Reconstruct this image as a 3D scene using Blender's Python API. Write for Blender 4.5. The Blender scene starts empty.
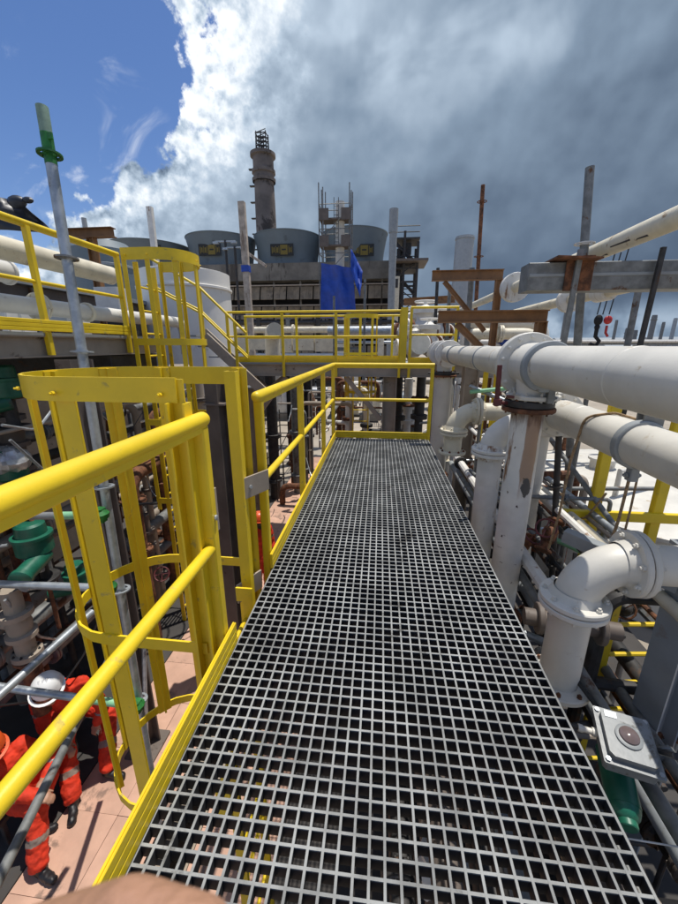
import bpy, bmesh, math, random
from mathutils import Vector as V, Matrix, Quaternion
random.seed(7)
R = math.radians
SC = bpy.context.scene
COL = SC.collection

# ------------------------------------------------------------------ camera
EYE = V((0, 0, 1.4)); FPX = 370.0; PITCH = math.atan(107 / FPX); YAW = R(6.2)
cd = bpy.data.cameras.new('camera'); cam = bpy.data.objects.new('camera', cd); COL.objects.link(cam)
cam.location = EYE; cam.rotation_euler = (math.pi / 2 - PITCH, 0, YAW)
cd.sensor_fit = 'VERTICAL'; cd.sensor_height = 24; cd.lens = FPX / 904 * 24
cd.clip_start = .01; cd.clip_end = 3000
cd.dof.use_dof = True; cd.dof.focus_distance = 3.0; cd.dof.aperture_fstop = 9
SC.camera = cam

# survey of the place: where the line of sight through a photo pixel meets a plane
_fw = V((-math.sin(YAW) * math.cos(PITCH), math.cos(YAW) * math.cos(PITCH), -math.sin(PITCH)))
_rt = V((math.cos(YAW), math.sin(YAW), 0)); _up = _rt.cross(_fw)
def ray(x, y): return _fw + _rt * ((x - 339) / FPX) - _up * ((y - 452) / FPX)
def aD(x, y, d): return EYE + ray(x, y) * d
def aX(x, y, X): r = ray(x, y); return EYE + r * (X / r.x)
def aY(x, y, Y): r = ray(x, y); return EYE + r * (Y / r.y)
def aZ(x, y, Z): r = ray(x, y); return EYE + r * ((Z - EYE.z) / r.z)

# ------------------------------------------------------------------ light
SUN_EL, SUN_AZ = R(77), R(50)          # high tropical sun, a little ahead and to the right
sd = bpy.data.lights.new('sun', 'SUN'); sun = bpy.data.objects.new('sun', sd); COL.objects.link(sun)
sd.energy = 3.6; sd.angle = R(.53); sd.color = (1, .955, .88)
sdir = V((math.cos(SUN_EL) * math.sin(SUN_AZ), math.cos(SUN_EL) * math.cos(SUN_AZ), math.sin(SUN_EL)))
sun.rotation_euler = sdir.to_track_quat('Z', 'Y').to_euler(); sun.location = (0, 0, 60)

SC.view_settings.view_transform = 'Standard'; SC.view_settings.look = 'None'
SC.view_settings.exposure = 0.3; SC.view_settings.gamma = 1.0
SC.render.engine = 'CYCLES'
SC.cycles.max_bounces = 8; SC.cycles.diffuse_bounces = 4

class NT:
    def __init__(s, nt): s.nt = nt
    def n(s, t, **kw):
        nd = s.nt.nodes.new(t)
        for k, v in kw.items():
            if k[0] == '_': setattr(nd, k[1:], v)
            else:
                i = nd.inputs[int(k[1:])] if k[0] == 'i' and k[1:].isdigit() else nd.inputs[k.replace('__', ' ')]
                if hasattr(v, 'is_output'): s.nt.links.new(v, i)
                else: i.default_value = v
        return nd
    def m(s, op, a, b=0.0, c=0.0, clamp=False):
        nd = s.nt.nodes.new('ShaderNodeMath'); nd.operation = op; nd.use_clamp = clamp
        for i, v in enumerate((a, b, c)):
            if hasattr(v, 'is_output'): s.nt.links.new(v, nd.inputs[i])
            else: nd.inputs[i].default_value = v
        return nd.outputs[0]
    def sm(s, x, a, b, lo=0.0, hi=1.0):
        nd = s.nt.nodes.new('ShaderNodeMapRange'); nd.interpolation_type = 'SMOOTHSTEP'
        for i, v in enumerate((x, a, b, lo, hi)):
            if hasattr(v, 'is_output'): s.nt.links.new(v, nd.inputs[i])
            else: nd.inputs[i].default_value = v
        return nd.outputs[0]
    def mix(s, f, a, b):
        nd = s.nt.nodes.new('ShaderNodeMix'); nd.data_type = 'RGBA'
        for i, v in ((0, f), (6, a), (7, b)):
            if hasattr(v, 'is_output'): s.nt.links.new(v, nd.inputs[i])
            else: nd.inputs[i].default_value = v if i == 0 or len(v) == 4 else (*v, 1)
        return nd.outputs[2]
    def noise(s, vec, scale, detail=4, rough=.55, dist=0):
        nd = s.nt.nodes.new('ShaderNodeTexNoise'); s.nt.links.new(vec, nd.inputs['Vector'])
        nd.inputs['Scale'].default_value = scale; nd.inputs['Detail'].default_value = detail
        nd.inputs['Roughness'].default_value = rough; nd.inputs['Distortion'].default_value = dist
        return nd.outputs[0]

def make_world():
    w = bpy.data.worlds.new('World'); SC.world = w; w.use_nodes = True
    nt = w.node_tree; nt.nodes.clear(); t = NT(nt)
    tc = t.n('ShaderNodeTexCoord'); d = tc.outputs['Generated']
    sp = t.n('ShaderNodeSeparateXYZ', Vector=d); x, y, z = sp.outputs
    az = t.m('MULTIPLY', t.m('ARCTAN2', x, y), 57.2958)
    el = t.m('MULTIPLY', t.m('ARCSINE', z), 57.2958)
    sky = t.n('ShaderNodeTexSky', _sky_type='NISHITA', _sun_disc=False, _sun_elevation=SUN_EL, _sun_rotation=SUN_AZ,
              _air_density=1.0, _dust_density=.6, _ozone_density=2.0)
    sat = t.n('ShaderNodeHueSaturation', Saturation=1.2, Value=1.0, Color=sky.outputs[0]).outputs[0]
    blue = t.n('ShaderNodeVectorMath', _operation='MULTIPLY', i0=sat, i1=(.100, .092, .103)).outputs[0]
    # wisps of cirrus in the open blue
    rot = t.n('ShaderNodeMapping', Vector=d, Rotation=(0.3, .5, .9), Scale=(3, 14, 9)).outputs[0]
    wn = t.noise(rot, 1.0, 5, .6, .6)
    wl = t.noise(d, 3.2, 2)
    wisp = t.m('MULTIPLY', t.sm(wn, .54, .76), t.sm(wl, .48, .60))
    blue = t.mix(t.m('MULTIPLY', wisp, .55), blue, (.80, .84, .90))
    # the great cloud: its edge leans from upper right to lower left
    e = t.m('MAXIMUM', t.m('SUBTRACT', 33.0, el), 0.0)
    edge = t.m('SUBTRACT', -23.2, t.m('MULTIPLY', t.m('MULTIPLY', e, e), .037))
    def shift(v): return t.n('ShaderNodeVectorMath', _operation='ADD', i0=d, i1=v).outputs[0]
    n1 = t.noise(d, 7.0, 6, .6); n2 = t.noise(d, 24.0, 7, .62)
    n0 = t.noise(d, 3.4, 3, .5)
    wob = t.m('ADD', t.m('ADD', t.m('MULTIPLY', t.m('SUBTRACT', n1, .5), 19.0), t.m('MULTIPLY', t.m('SUBTRACT', n2, .5), 10.0)), t.m('MULTIPLY', t.m('SUBTRACT', n0, .5), 10.0))
    s = t.m('ADD', t.m('SUBTRACT', az, edge), wob)
    mask = t.sm(s, -.5, 1.3)
    far = t.m('MAXIMUM', t.sm(az, 70, 120), t.sm(el, 46, 60))
    patch = t.sm(t.noise(d, 3.5, 6, .6), .5, .58)
    left = t.sm(az, -75, -110)
    # small fair-weather puffs low over the left horizon
    low = t.m('MULTIPLY', t.sm(t.m('ADD', n1, t.m('MULTIPLY', t.m('SUBTRACT', n2, .5), .5)), .57, .66), t.sm(el, 15, 9))
    mask = t.m('MAXIMUM', mask, t.m('MULTIPLY', low, .85))
    mask = t.m('ADD', t.m('MULTIPLY', mask, t.m('SUBTRACT', 1.0, far)), t.m('MULTIPLY', patch, t.m('MAXIMUM', far, left)), clamp=True)
    near_edge0 = t.sm(s, 16, 1)
    # billows lit from above: difference of the same noise a little higher up
    def relief(sc, dz, det): return t.m('SUBTRACT', t.noise(d, sc, det, .55), t.noise(shift((-.35 * dz, 0, dz)), sc, det, .55))
    rl = t.m('ADD', t.m('MULTIPLY', relief(5.5, .04, 3), 1.5), t.m('MULTIPLY', t.m('MULTIPLY', relief(17.0, .014, 6), 2.5), t.m('ADD', .15, near_edge0)))
    n3 = t.noise(d, 2.6, 3, .5); n4 = t.noise(d, 4.6, 4, .5, .3)
    near_edge = t.sm(s, 15, .5)
    L = t.m('ADD', t.m('MULTIPLY', near_edge, .28), t.sm(az, -28, 24, .345, .20))
    L = t.m('ADD', L, t.m('MULTIPLY', t.sm(el, 17, 35), .085))
    L = t.m('SUBTRACT', L, t.m('MULTIPLY', t.m('MULTIPLY', t.sm(el, 22, 9), t.sm(az, -14, 20)), .08))
    lowband = t.m('MULTIPLY', t.m('MULTIPLY', t.sm(el, 6, 2.5), t.sm(az, 5, 25)), t.sm(t.noise(d, 9, 4), .36, .6))
    L = t.m('ADD', L, t.m('MULTIPLY', lowband, .26))
    amp = t.m('ADD', .07, t.m('MULTIPLY', L, t.m('ADD', .55, t.m('MULTIPLY', near_edge, .45))))
    tex = t.m('ADD', t.m('MULTIPLY', t.m('SUBTRACT', n4, .5), .9), t.m('MULTIPLY', t.m('SUBTRACT', n3, .5), 1.3))
    L = t.m('ADD', L, t.m('MULTIPLY', t.m('ADD', tex, rl), amp))
    glow = t.m('MULTIPLY', t.m('MULTIPLY', t.sm(el, 23, 33), t.sm(n4, .47, .66)), t.sm(az, -22, -12))
    L = t.m('ADD', L, t.m('MULTIPLY', glow, .16))
    L = t.m('MINIMUM', t.m('MAXIMUM', L, .10), .86)
    cr = t.n('ShaderNodeValToRGB', Fac=L); r = cr.color_ramp
    r.elements[0].position = 0.0; r.elements[0].color = (.045, .068, .105, 1)
    r.elements[1].position = 1.0; r.elements[1].color = (.98, 1.0, 1.02, 1)
    for p, c in ((.12, (.085, .122, .182)), (.28, (.195, .262, .350)), (.5, (.42, .51, .615)), (.75, (.78, .83, .88))):
        q = r.elements.new(p); q.color = (*c, 1)
    col = t.mix(mask, blue, cr.outputs[0])
    bg = t.n('ShaderNodeBackground', Color=col, Strength=1.0)
    out = t.n('ShaderNodeOutputWorld', Surface=bg.outputs[0])
make_world()

# ------------------------------------------------------------------ materials
MATS = {}
def mat(name, col, rough=.5, metal=0.0, var=.12, scale=6.0, dirt=None, dirt_amt=.0, dirt_scale=4.0, bump=.05, bscale=40.0, streak=False, spec=.5, coord='Object'):
    m = bpy.data.materials.new(name); m.use_nodes = True; nt = m.node_tree; nt.nodes.clear(); t = NT(nt)
    tc = t.n('ShaderNodeTexCoord').outputs[coord]
    oi = t.n('ShaderNodeObjectInfo').outputs['Random']
    off = t.n('ShaderNodeVectorMath', _operation='ADD', i0=tc, i1=(0, 0, 0)); cmb = t.n('ShaderNodeCombineXYZ', X=t.m('MULTIPLY', oi, 7.3), Y=t.m('MULTIPLY', oi, 3.1), Z=0.0)
    nt.links.new(cmb.outputs[0], off.inputs[1]); vec = off.outputs[0]
    n1 = t.noise(vec, scale, 5, .6)
    f = t.m('SUBTRACT', n1, .5)
    lo = tuple(max(0, c * (1 - var * 1.6)) for c in col); hi_ = tuple(min(1, c * (1 + var * 1.1)) for c in col)
    c = t.mix(t.sm(n1, .3, .7), lo, hi_)
    rg = t.m('ADD', rough, t.m('MULTIPLY', f, .25), clamp=True)
    if dirt:
        dv = vec
        if streak: dv = t.n('ShaderNodeMapping', Vector=vec, Scale=(1, 1, .22)).outputs[0]
        dn = t.noise(dv, dirt_scale, 7, .68, .3)
        dm = t.sm(dn, .66 - dirt_amt * .4, .74 - dirt_amt * .4)
        c = t.mix(dm, c, dirt)
        rg = t.m('ADD', rg, t.m('MULTIPLY', dm, .3), clamp=True)
    b = t.n('ShaderNodeBsdfPrincipled', Metallic=metal)
    nt.links.new(c, b.inputs['Base Color']); nt.links.new(rg, b.inputs['Roughness'])
    b.inputs['Specular IOR Level'].default_value = spec
    if bump:
        bn = t.noise(vec, bscale, 4, .6)
        bp = t.n('ShaderNodeBump', Strength=bump * 4, Distance=.004, Height=bn)
        nt.links.new(bp.outputs[0], b.inputs['Normal'])
    t.n('ShaderNodeOutputMaterial', Surface=b.outputs[0])
    MATS[name] = m
    return m

YEL = mat('yellow_frp', (.78, .555, .016), .42, var=.07, scale=3, dirt=(.50, .38, .07), dirt_amt=.12, dirt_scale=11, bump=.04, bscale=70)
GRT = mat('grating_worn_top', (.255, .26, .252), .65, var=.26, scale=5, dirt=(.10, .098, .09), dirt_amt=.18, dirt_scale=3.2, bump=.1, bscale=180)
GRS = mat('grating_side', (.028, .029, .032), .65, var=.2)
TNKW = mat('tank_white', (.82, .79, .72), .5, var=.04, scale=1.2, dirt=(.62, .58, .5), dirt_amt=.12, dirt_scale=1.5, bump=0)
WHT = mat('white_paint', (.635, .61, .545), .42, var=.06, scale=2.5, dirt=(.46, .40, .31), dirt_amt=.17, dirt_scale=4.5, bump=.03, bscale=60)
WOLD = mat('old_white_paint', (.70, .68, .63), .5, var=.07, scale=4, dirt=(.26, .14, .07), dirt_amt=.16, dirt_scale=5.5, streak=True, bump=.06)
CRM = mat('cream_paint', (.66, .60, .46), .5, var=.08, scale=4, dirt=(.30, .20, .11), dirt_amt=.15, dirt_scale=5, bump=.04)
RST = mat('rust', (.16, .065, .03), .85, var=.4, scale=14, bump=.2, bscale=60)
MAR = mat('maroon_paint', (.13, .028, .03), .5, var=.2, scale=10)
BRN = mat('brown_primer', (.25, .12, .045), .6, var=.15, scale=5, dirt=(.12, .05, .02), dirt_amt=.15)
GAL = mat('galvanised_steel', (.40, .43, .45), .42, metal=.55, var=.16, scale=11, dirt=(.22, .20, .17), dirt_amt=.12, bump=.05)
GALD = mat('weathered_galvanised', (.20, .205, .20), .55, metal=.3, var=.2, scale=9, dirt=(.13, .07, .04), dirt_amt=.2)
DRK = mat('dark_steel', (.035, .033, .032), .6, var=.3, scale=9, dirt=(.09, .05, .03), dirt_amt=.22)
TAN = mat('tan_steel_paint', (.34, .285, .225), .55, var=.1, scale=3, dirt=(.14, .10, .07), dirt_amt=.12)
TAND = mat('brown_steel_paint', (.13, .105, .088), .6, var=.14, scale=3, dirt=(.07, .05, .04), dirt_amt=.12)
GRN = mat('green_paint', (.012, .12, .072), .4, var=.15, scale=8, dirt=(.05, .07, .05), dirt_amt=.12)
LGRN = mat('light_green_paint', (.22, .48, .27), .5, var=.12, scale=8)
FGRN = mat('faded_green_paint', (.20, .30, .235), .55, var=.2, scale=9, dirt=(.35, .37, .36), dirt_amt=.2)
SGRN = mat('scaffold_green', (.02, .16, .03), .5, var=.25, scale=14)
BOXG = mat('switch_box_grey', (.20, .215, .22), .4, var=.08, scale=7, dirt=(.12, .115, .10), dirt_amt=.2, dirt_scale=9)
GRY = mat('grey_paint', (.27, .29, .30), .5, var=.08, scale=4, dirt=(.18, .17, .15), dirt_amt=.12)
LGY = mat('light_grey_enamel', (.33, .355, .37), .38, var=.05, scale=5, dirt=(.3, .28, .25), dirt_amt=.1)
CTG = mat('cooling_stack_grey', (.135, .170, .190), .6, var=.05, scale=.6, dirt=(.11, .13, .14), dirt_amt=.15, dirt_scale=.5, bump=0)
CONC = mat('weathered_concrete', (.19, .175, .15), .85, var=.18, scale=.8, dirt=(.08, .07, .06), dirt_amt=.25, dirt_scale=.6, bump=.0, streak=True)
CHIM = mat('stained_chimney', (.17, .145, .13), .85, var=.2, scale=.4, dirt=(.07, .06, .055), dirt_amt=.28, dirt_scale=.35, bump=0)
LOUV = mat('louver_panel', (.25, .20, .14), .8, var=.2, scale=1.2, dirt=(.15, .12, .09), dirt_amt=.2, dirt_scale=1.0, bump=0)
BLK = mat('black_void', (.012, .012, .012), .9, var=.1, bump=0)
BLUE = mat('blue_tarp', (.014, .060, .37), .42, var=.12, scale=2.5, bump=.25, bscale=3)
BTARP = mat('black_tarp', (.018, .02, .028), .4, var=.2, scale=3, bump=.2, bscale=6)
PINK = mat('pink_paving', (.53, .325, .235), .85, var=.10, scale=2.2, dirt=(.25, .165, .125), dirt_amt=.27, dirt_scale=2.1, bump=.1, bscale=60)
JOINT = mat('paving_joint', (.40, .245, .175), .9, var=.1)
SAND = mat('pale_ground', (.36, .31, .245), .92, var=.12, scale=.5, dirt=(.26, .22, .17), dirt_amt=.2, dirt_scale=.3, bump=.1, bscale=8)
PAD = mat('equipment_pad', (.055, .050, .046), .9, var=.15, scale=1.4, dirt=(.07, .06, .05), dirt_amt=.25, dirt_scale=1.5)
ORG = mat('orange_coverall', (.66, .036, .008), .8, var=.12, scale=9, bump=.5, bscale=16)
SLV = mat('reflective_tape', (.27, .21, .17), .4, var=.1)
SKIN = mat('skin', (.40, .215, .135), .5, var=.07, scale=30, bump=.1, bscale=220)
BOOT = mat('black_leather', (.012, .012, .014), .5, var=.2)
HATW = mat('white_hard_hat', (.78, .78, .76), .35, var=.03)
HATO = mat('orange_hard_hat', (.65, .09, .015), .35, var=.05)
WOOD = mat('weathered_timber', (.42, .36, .30), .85, var=.2, scale=3, dirt=(.22, .17, .13), dirt_amt=.25, streak=True)
ROPE = mat('tan_rope', (.36, .24, .13), .9, var=.25, scale=40, bump=.4, bscale=120)
CBL = mat('black_cable', (.015, .015, .016), .5, var=.2)
GLS = mat('gauge_glass', (.12, .09, .088), .12, var=.2)
SGY = mat('sign_yellow', (.20, .145, .02), .6, var=.1, bump=0)
SBK = mat('sign_black', (.02, .019, .016), .6, var=.1, bump=0)
FOIL = mat('silver_foil', (.55, .55, .54), .35, metal=.5, var=.2, scale=12, bump=.6, bscale=14)
RED = mat('red_paint', (.42, .02, .018), .5, var=.15)
LEAF = mat('far_foliage', (.055, .085, .04), .9, var=.4, scale=.3, bump=0)
HAZYB = mat('far_building', (.25, .27, .29), .9, var=.1, scale=.1, bump=0)

def streaked_pipe():
    m = WOLD.copy(); m.name = 'rust_streaked_paint'; nt = m.node_tree; t = NT(nt)
    pb = next(n for n in nt.nodes if n.type == 'BSDF_PRINCIPLED'); old = pb.inputs['Base Color'].links[0].from_socket
    o = t.n('ShaderNodeTexCoord').outputs['Object']; sp = t.n('ShaderNodeSeparateXYZ', Vector=o); x, y, z = sp.outputs
    st = t.n('ShaderNodeMapping', Vector=o, Scale=(1, 1, .16)).outputs[0]
    n1 = t.noise(st, 26, 5, .6); n2 = t.noise(o, 9, 6, .65)
    a = t.m('ARCTAN2', y, x)                                     # around the pipe
    da = t.m('ABSOLUTE', t.m('SUBTRACT', a, -1.42))
    v = t.m('ADD', t.sm(da, .8, .1), t.m('MULTIPLY', t.m('SUBTRACT', n1, .5), 1.1))
    run = t.m('MULTIPLY', t.sm(v, .42, .6), t.m('MULTIPLY', t.sm(t.m('ADD', z, t.m('MULTIPLY', n1, .35)), 1.42, 1.62), 1.0))
    c = t.mix(t.m('MULTIPLY', run, .8), old, (.33, .17, .075))
    top = t.sm(t.m('ADD', z, t.m('MULTIPLY', t.m('SUBTRACT', n1, .5), .5)), 1.84, 1.98); c = t.mix(t.m('MULTIPLY', top, .8), c, (.12, .055, .03))
    g = t.m('ADD', t.m('MULTIPLY', t.m('ABSOLUTE', t.m('SUBTRACT', z, 1.36)), 5.5), t.m('MULTIPLY', t.m('ABSOLUTE', t.m('SUBTRACT', a, -1.38)), 1.6))
    bare = t.sm(t.m('ADD', t.m('SUBTRACT', 1.0, g), t.m('MULTIPLY', t.m('SUBTRACT', n2, .5), 1.6)), .32, .42); c = t.mix(bare, c, (.085, .08, .078))
    chip = t.m('MULTIPLY', t.sm(t.noise(o, 15, 3, .6), .69, .72), 1.0); c = t.mix(chip, c, (.06, .035, .025))
    nt.links.new(c, pb.inputs['Base Color']); return m
VST = streaked_pipe()
# ------------------------------------------------------------------ geometry helpers
class MB:
    def __init__(s): s.v = []; s.f = []; s.m = []; s.k = 0
    def mi(s, k): s.k = k; return s
    def face(s, idx): s.f.append(idx); s.m.append(s.k)
    def add(s, vs, fs):
        b = len(s.v); s.v += [tuple(v) for v in vs]
        for f in fs: s.face([b + i for i in f])
        return s
    def box(s, c, size, M=None, ch=0.0):
        c = V(c); a, b, d = size[0] / 2, size[1] / 2, size[2] / 2
        M = M or Matrix.Identity(3)
        z0 = c + M @ V((0, 0, -d)); z1 = c + M @ V((0, 0, d))
        return s.prism(z0, z1, size[0], size[1], M @ V((1, 0, 0)), ch)
    def prism(s, p0, p1, w, h, side=None, ch=None):
        """rectangular bar from p0 to p1; w along side, h across; chamfered edges"""
        p0, p1 = V(p0), V(p1); ax = (p1 - p0).normalized()
        if side is None:
            side = ax.cross(V((0, 0, 1)))
            if side.length < .05: side = V((1, 0, 0))
        side = (V(side) - ax * ax.dot(V(side))).normalized(); ot = ax.cross(side)
        if ch is None: ch = min(w, h) * .12
        a, b = w / 2, h / 2
        if ch > 0: prof = [(-a + ch, -b), (a - ch, -b), (a, -b + ch), (a, b - ch), (a - ch, b), (-a + ch, b), (-a, b - ch), (-a, -b + ch)]
        else: prof = [(-a, -b), (a, -b), (a, b), (-a, b)]
        n = len(prof); vs = [p + side * u + ot * v for p in (p0, p1) for u, v in prof]
        fs = [(i, (i + 1) % n, n + (i + 1) % n, n + i) for i in range(n)] + [tuple(range(n))[::-1], tuple(range(n, 2 * n))]
        s.add(vs, fs); return s
    def tube(s, path, r, n=12, caps=True, r1=None, hollow=None):
        path = [V(p) for p in path]; b = len(s.v); m = len(path)
        t0 = (path[1] - path[0]).normalized()
        u = t0.cross(V((0, 0, 1)))
        if u.length < .1: u = t0.cross(V((0, 1, 0)))
        u.normalize(); prev = t0
        for i, p in enumerate(path):
            t = (path[min(i + 1, m - 1)] - path[max(i - 1, 0)]).normalized()
            u = prev.rotation_difference(t) @ u; u = (u - t * t.dot(u)).normalized(); w = t.cross(u); prev = t
            rr = r if r1 is None else r + (r1 - r) * i / (m - 1)
            if callable(r): rr = r(i / (m - 1))
            for k in range(n):
                a = 2 * math.pi * k / n; s.v.append(tuple(p + u * (math.cos(a) * rr) + w * (math.sin(a) * rr)))
        for i in range(m - 1):
            for k in range(n):
                s.face([b + i * n + k, b + i * n + (k + 1) % n, b + (i + 1) * n + (k + 1) % n, b + (i + 1) * n + k])
        if caps:
            s.face([b + k for k in range(n)][::-1]); s.face([b + (m - 1) * n + k for k in range(n)])
        return s
    def lathe(s, p, ax, prof, n=24, caps=True):
        """prof = [(radius, height along ax)]"""
        p, ax = V(p), V(ax).normalized(); u = ax.cross(V((0, 0, 1)))
        if u.length < .1: u = V((1, 0, 0))
        u.normalize(); w = ax.cross(u); b = len(s.v); m = len(prof)
        for r, h in prof:
            for k in range(n):
                a = 2 * math.pi * k / n; s.v.append(tuple(p + ax * h + u * (math.cos(a) * r) + w * (math.sin(a) * r)))
        for i in range(m - 1):
            for k in range(n):
                s.face([b + i * n + k, b + i * n + (k + 1) % n, b + (i + 1) * n + (k + 1) % n, b + (i + 1) * n + k])
        if caps:
            s.face([b + k for k in range(n)][::-1]); s.face([b + (m - 1) * n + k for k in range(n)])
        return s
    def disc(s, p, ax, r, t, n=24):
        """flange-like disc centred on p with a small edge bevel"""
        e = min(.006, t * .2, r * .1); return s.lathe(p, ax, [(r - e, -t / 2), (r, -t / 2 + e), (r, t / 2 - e), (r - e, t / 2)], n)
    def ring(s, p, ax, R_, r_, t, n=24):
        p, ax = V(p), V(ax).normalized()
        return s.lathe(p, ax, [(r_, -t / 2), (R_, -t / 2), (R_, t / 2), (r_, t / 2), (r_, -t / 2)], n, False)
    def bolts(s, p, ax, rc, n, t, r=.012, nut=.012):
        p, ax = V(p), V(ax).normalized(); u = ax.cross(V((0, 0, 1)))
        if u.length < .1: u = V((1, 0, 0))
        u.normalize(); w = ax.cross(u)
        for k in range(n):
            a = 2 * math.pi * (k + .5) / n; c = p + u * (math.cos(a) * rc) + w * (math.sin(a) * rc)
            for sg in (-1, 1):
                s.lathe(c + ax * (sg * t / 2), ax * sg, [(r, 0), (r, nut), (r * .55, nut), (r * .55, nut * 1.9)], 6)
        return s
    def ball(s, c, r, n=10, m=7, sq=(1, 1, 1)):
        c = V(c); b = len(s.v)
        for i in range(m + 1):
            th = math.pi * i / m
            for k in range(n):
                a = 2 * math.pi * k / n
                s.v.append((c.x + r * sq[0] * math.sin(th) * math.cos(a), c.y + r * sq[1] * math.sin(th) * math.sin(a), c.z + r * sq[2] * math.cos(th)))
        for i in range(m):
            for k in range(n): s.face([b + i * n + k, b + (i + 1) * n + k, b + (i + 1) * n + (k + 1) % n, b + i * n + (k + 1) % n])
        return s
    def ibeam(s, p0, p1, d, w, tf=.014, tw=.01, up=(0, 0, 1)):
        p0, p1, up = V(p0), V(p1), V(up); ax = (p1 - p0).normalized(); up = (up - ax * ax.dot(up)).normalized(); side = ax.cross(up)
        for sg in (-1, 1):
            o = up * (sg * (d / 2 - tf / 2)); s.prism(p0 + o, p1 + o, w, tf, side, 0)
        s.prism(p0, p1, tw, d - 2 * tf, side, 0); return s
    def channel(s, p0, p1, d, w, t=.01, open_side=(1, 0, 0)):
        p0, p1 = V(p0), V(p1); ax = (p1 - p0).normalized(); o = V(open_side); o = (o - ax * ax.dot(o)).normalized(); up = ax.cross(o)
        s.prism(p0, p1, t, d, o, 0)
        for sg in (-1, 1):
            q = o * (w / 2 + t / 2) + up * (sg * (d / 2 - t / 2)); s.prism(p0 + q, p1 + q, w, t, o, 0)
        return s
    def build(s, name, mats, parent=None, origin=None, ang=38):
        me = bpy.data.meshes.new(name); o = V(origin) if origin is not None else (parent.matrix_world.translation.copy() if parent else None)
        if parent is not None:
            q = parent; o = V((0, 0, 0))
            while q is not None: o = o + V(q.location); q = q.parent
        if o is None:
            xs = [c for c in s.v]; n = len(xs)
            o = V((sum(c[0] for c in xs) / n, sum(c[1] for c in xs) / n, min(c[2] for c in xs)))
        me.from_pydata([(c[0] - o.x, c[1] - o.y, c[2] - o.z) for c in s.v], [], s.f)
        mats = mats if isinstance(mats, (list, tuple)) else [mats]
        for m in mats: me.materials.append(m)
        me.polygons.foreach_set('material_index', [min(k, len(mats) - 1) for k in s.m])
        me.polygons.foreach_set('use_smooth', [True] * len(s.f))
        me.set_sharp_from_angle(angle=R(ang)); me.update()
        ob = bpy.data.objects.new(name, me); COL.objects.link(ob)
        if parent is not None: ob.parent = parent
        else: ob.location = o
        return ob

def fillet(pts, rad, k=6):
    pts = [V(p) for p in pts]; out = [pts[0]]
    for i in range(1, len(pts) - 1):
        a, b, c = pts[i - 1], pts[i], pts[i + 1]
        d0 = (a - b).normalized(); d1 = (c - b).normalized(); ang = d0.angle(d1)
        if ang > 3.1: out.append(b); continue
        L = min(rad / math.tan(ang / 2), (a - b).length * .49, (c - b).length * .49)
        p0, p1 = b + d0 * L, b + d1 * L
        for j in range(k + 1):
            t = j / k; out.append(p0 * (1 - t) ** 2 + b * (2 * t * (1 - t)) + p1 * t ** 2)
    out.append(pts[-1]); return out

def tag(o, label=None, cat=None, group=None, kind=None):
    if label: o['label'] = label
    if cat: o['category'] = cat
    if group: o['group'] = group
    if kind: o['kind'] = kind
    return o
def thing(name, loc, label, cat, group=None):
    o = bpy.data.objects.new(name, None); COL.objects.link(o); o.location = loc; o.empty_display_size = .1
    return tag(o, label, cat, group)
def kids(o): return [c for c in bpy.data.objects if c.parent is o]
def dup(root, loc, label, group=None, rz=None):
    r = root.copy(); COL.objects.link(r); r.location = loc
    if rz is not None: r.rotation_euler = (0, 0, rz)
    r['label'] = label
    if group: r['group'] = group
    for ch in kids(root):
        c = ch.copy(); COL.objects.link(c); c.parent = r
        for g in kids(ch):
            d = g.copy(); COL.objects.link(d); d.parent = c
    return r
def struct(mb, name, m): return tag(mb.build(name, m, origin=(0, 0, 0)), kind='structure')

def pipe(name, label, cat, pts, r, m, rad=None, flanges=(), rings=(), group=None, n=16, fm=None, bolts=8):
    """pipe run with bends; flanges = [(point, axis, outer radius, thickness)] each a part of its own"""
    root = thing(name, V(pts[0]), label, cat, group)
    MB().tube(fillet(pts, rad or r * 3, 7), r, n).build('pipe_run', m, root)
    for p, ax, R_, t in flanges:
        b = MB(); p, ax = V(p), V(ax).normalized()
        if t > .05:
            b.disc(p - ax * (t * .26), ax, R_, t * .46, 24); b.disc(p + ax * (t * .26), ax, R_, t * .46, 24); b.lathe(p, ax, [(R_ * .86, -t * .03), (R_ * .86, t * .03)], 20, False)
        else: b.disc(p, ax, R_, t, 24)
        b.bolts(p, ax, R_ * .84, bolts, t, max(.008, R_ * .06), max(.008, R_ * .06)); b.build('flange', fm or m, root)
    for p, ax, R_, t in rings: MB().disc(V(p), ax, R_, t, 24).build('clamp_ring', GALD, root)
    return root
FL = -3.2
# ------------------------------------------------------------------ the ground
g = MB(); g.add([(-900, -60, FL - .06), (900, -60, FL - .06), (900, 1500, FL - .06), (-900, 1500, FL - .06)], [(0, 1, 2, 3)]); struct(g, 'ground', SAND)
g = MB(); g.box((-6.2, 4, FL - .03), (6.2, 16, .055), ch=.01); struct(g, 'equipment_pad', PAD)
g = MB(); g.box((1.75, 6, FL - .03), (5.1, 18, .051), ch=.01); struct(g, 'concrete_apron', PAD)
floor = MB(); floor.box((-1.95, 6.5, FL - .035), (2.29, 17, .04), ch=0); floor = struct(floor, 'paving_floor', JOINT)
sl = None
for i in range(4):
    for j in range(26):
        loc = V((-2.8 + i * .57, -1.7 + j * .62, FL - .015 + random.uniform(0, .006)))
        if sl is None:
            sl = MB(); sl.box(loc, (.566, .616, .03), ch=.004); sl = sl.build('paving_slab', PINK, floor, ang=25); base = loc
            for v in sl.data.vertices: v.co = v.co - loc
            sl.location = loc
        else:
            c = sl.copy(); COL.objects.link(c); c.parent = floor; c.location = loc
            c.rotation_euler = (random.uniform(-.004, .004), random.uniform(-.004, .004), 0)

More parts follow.
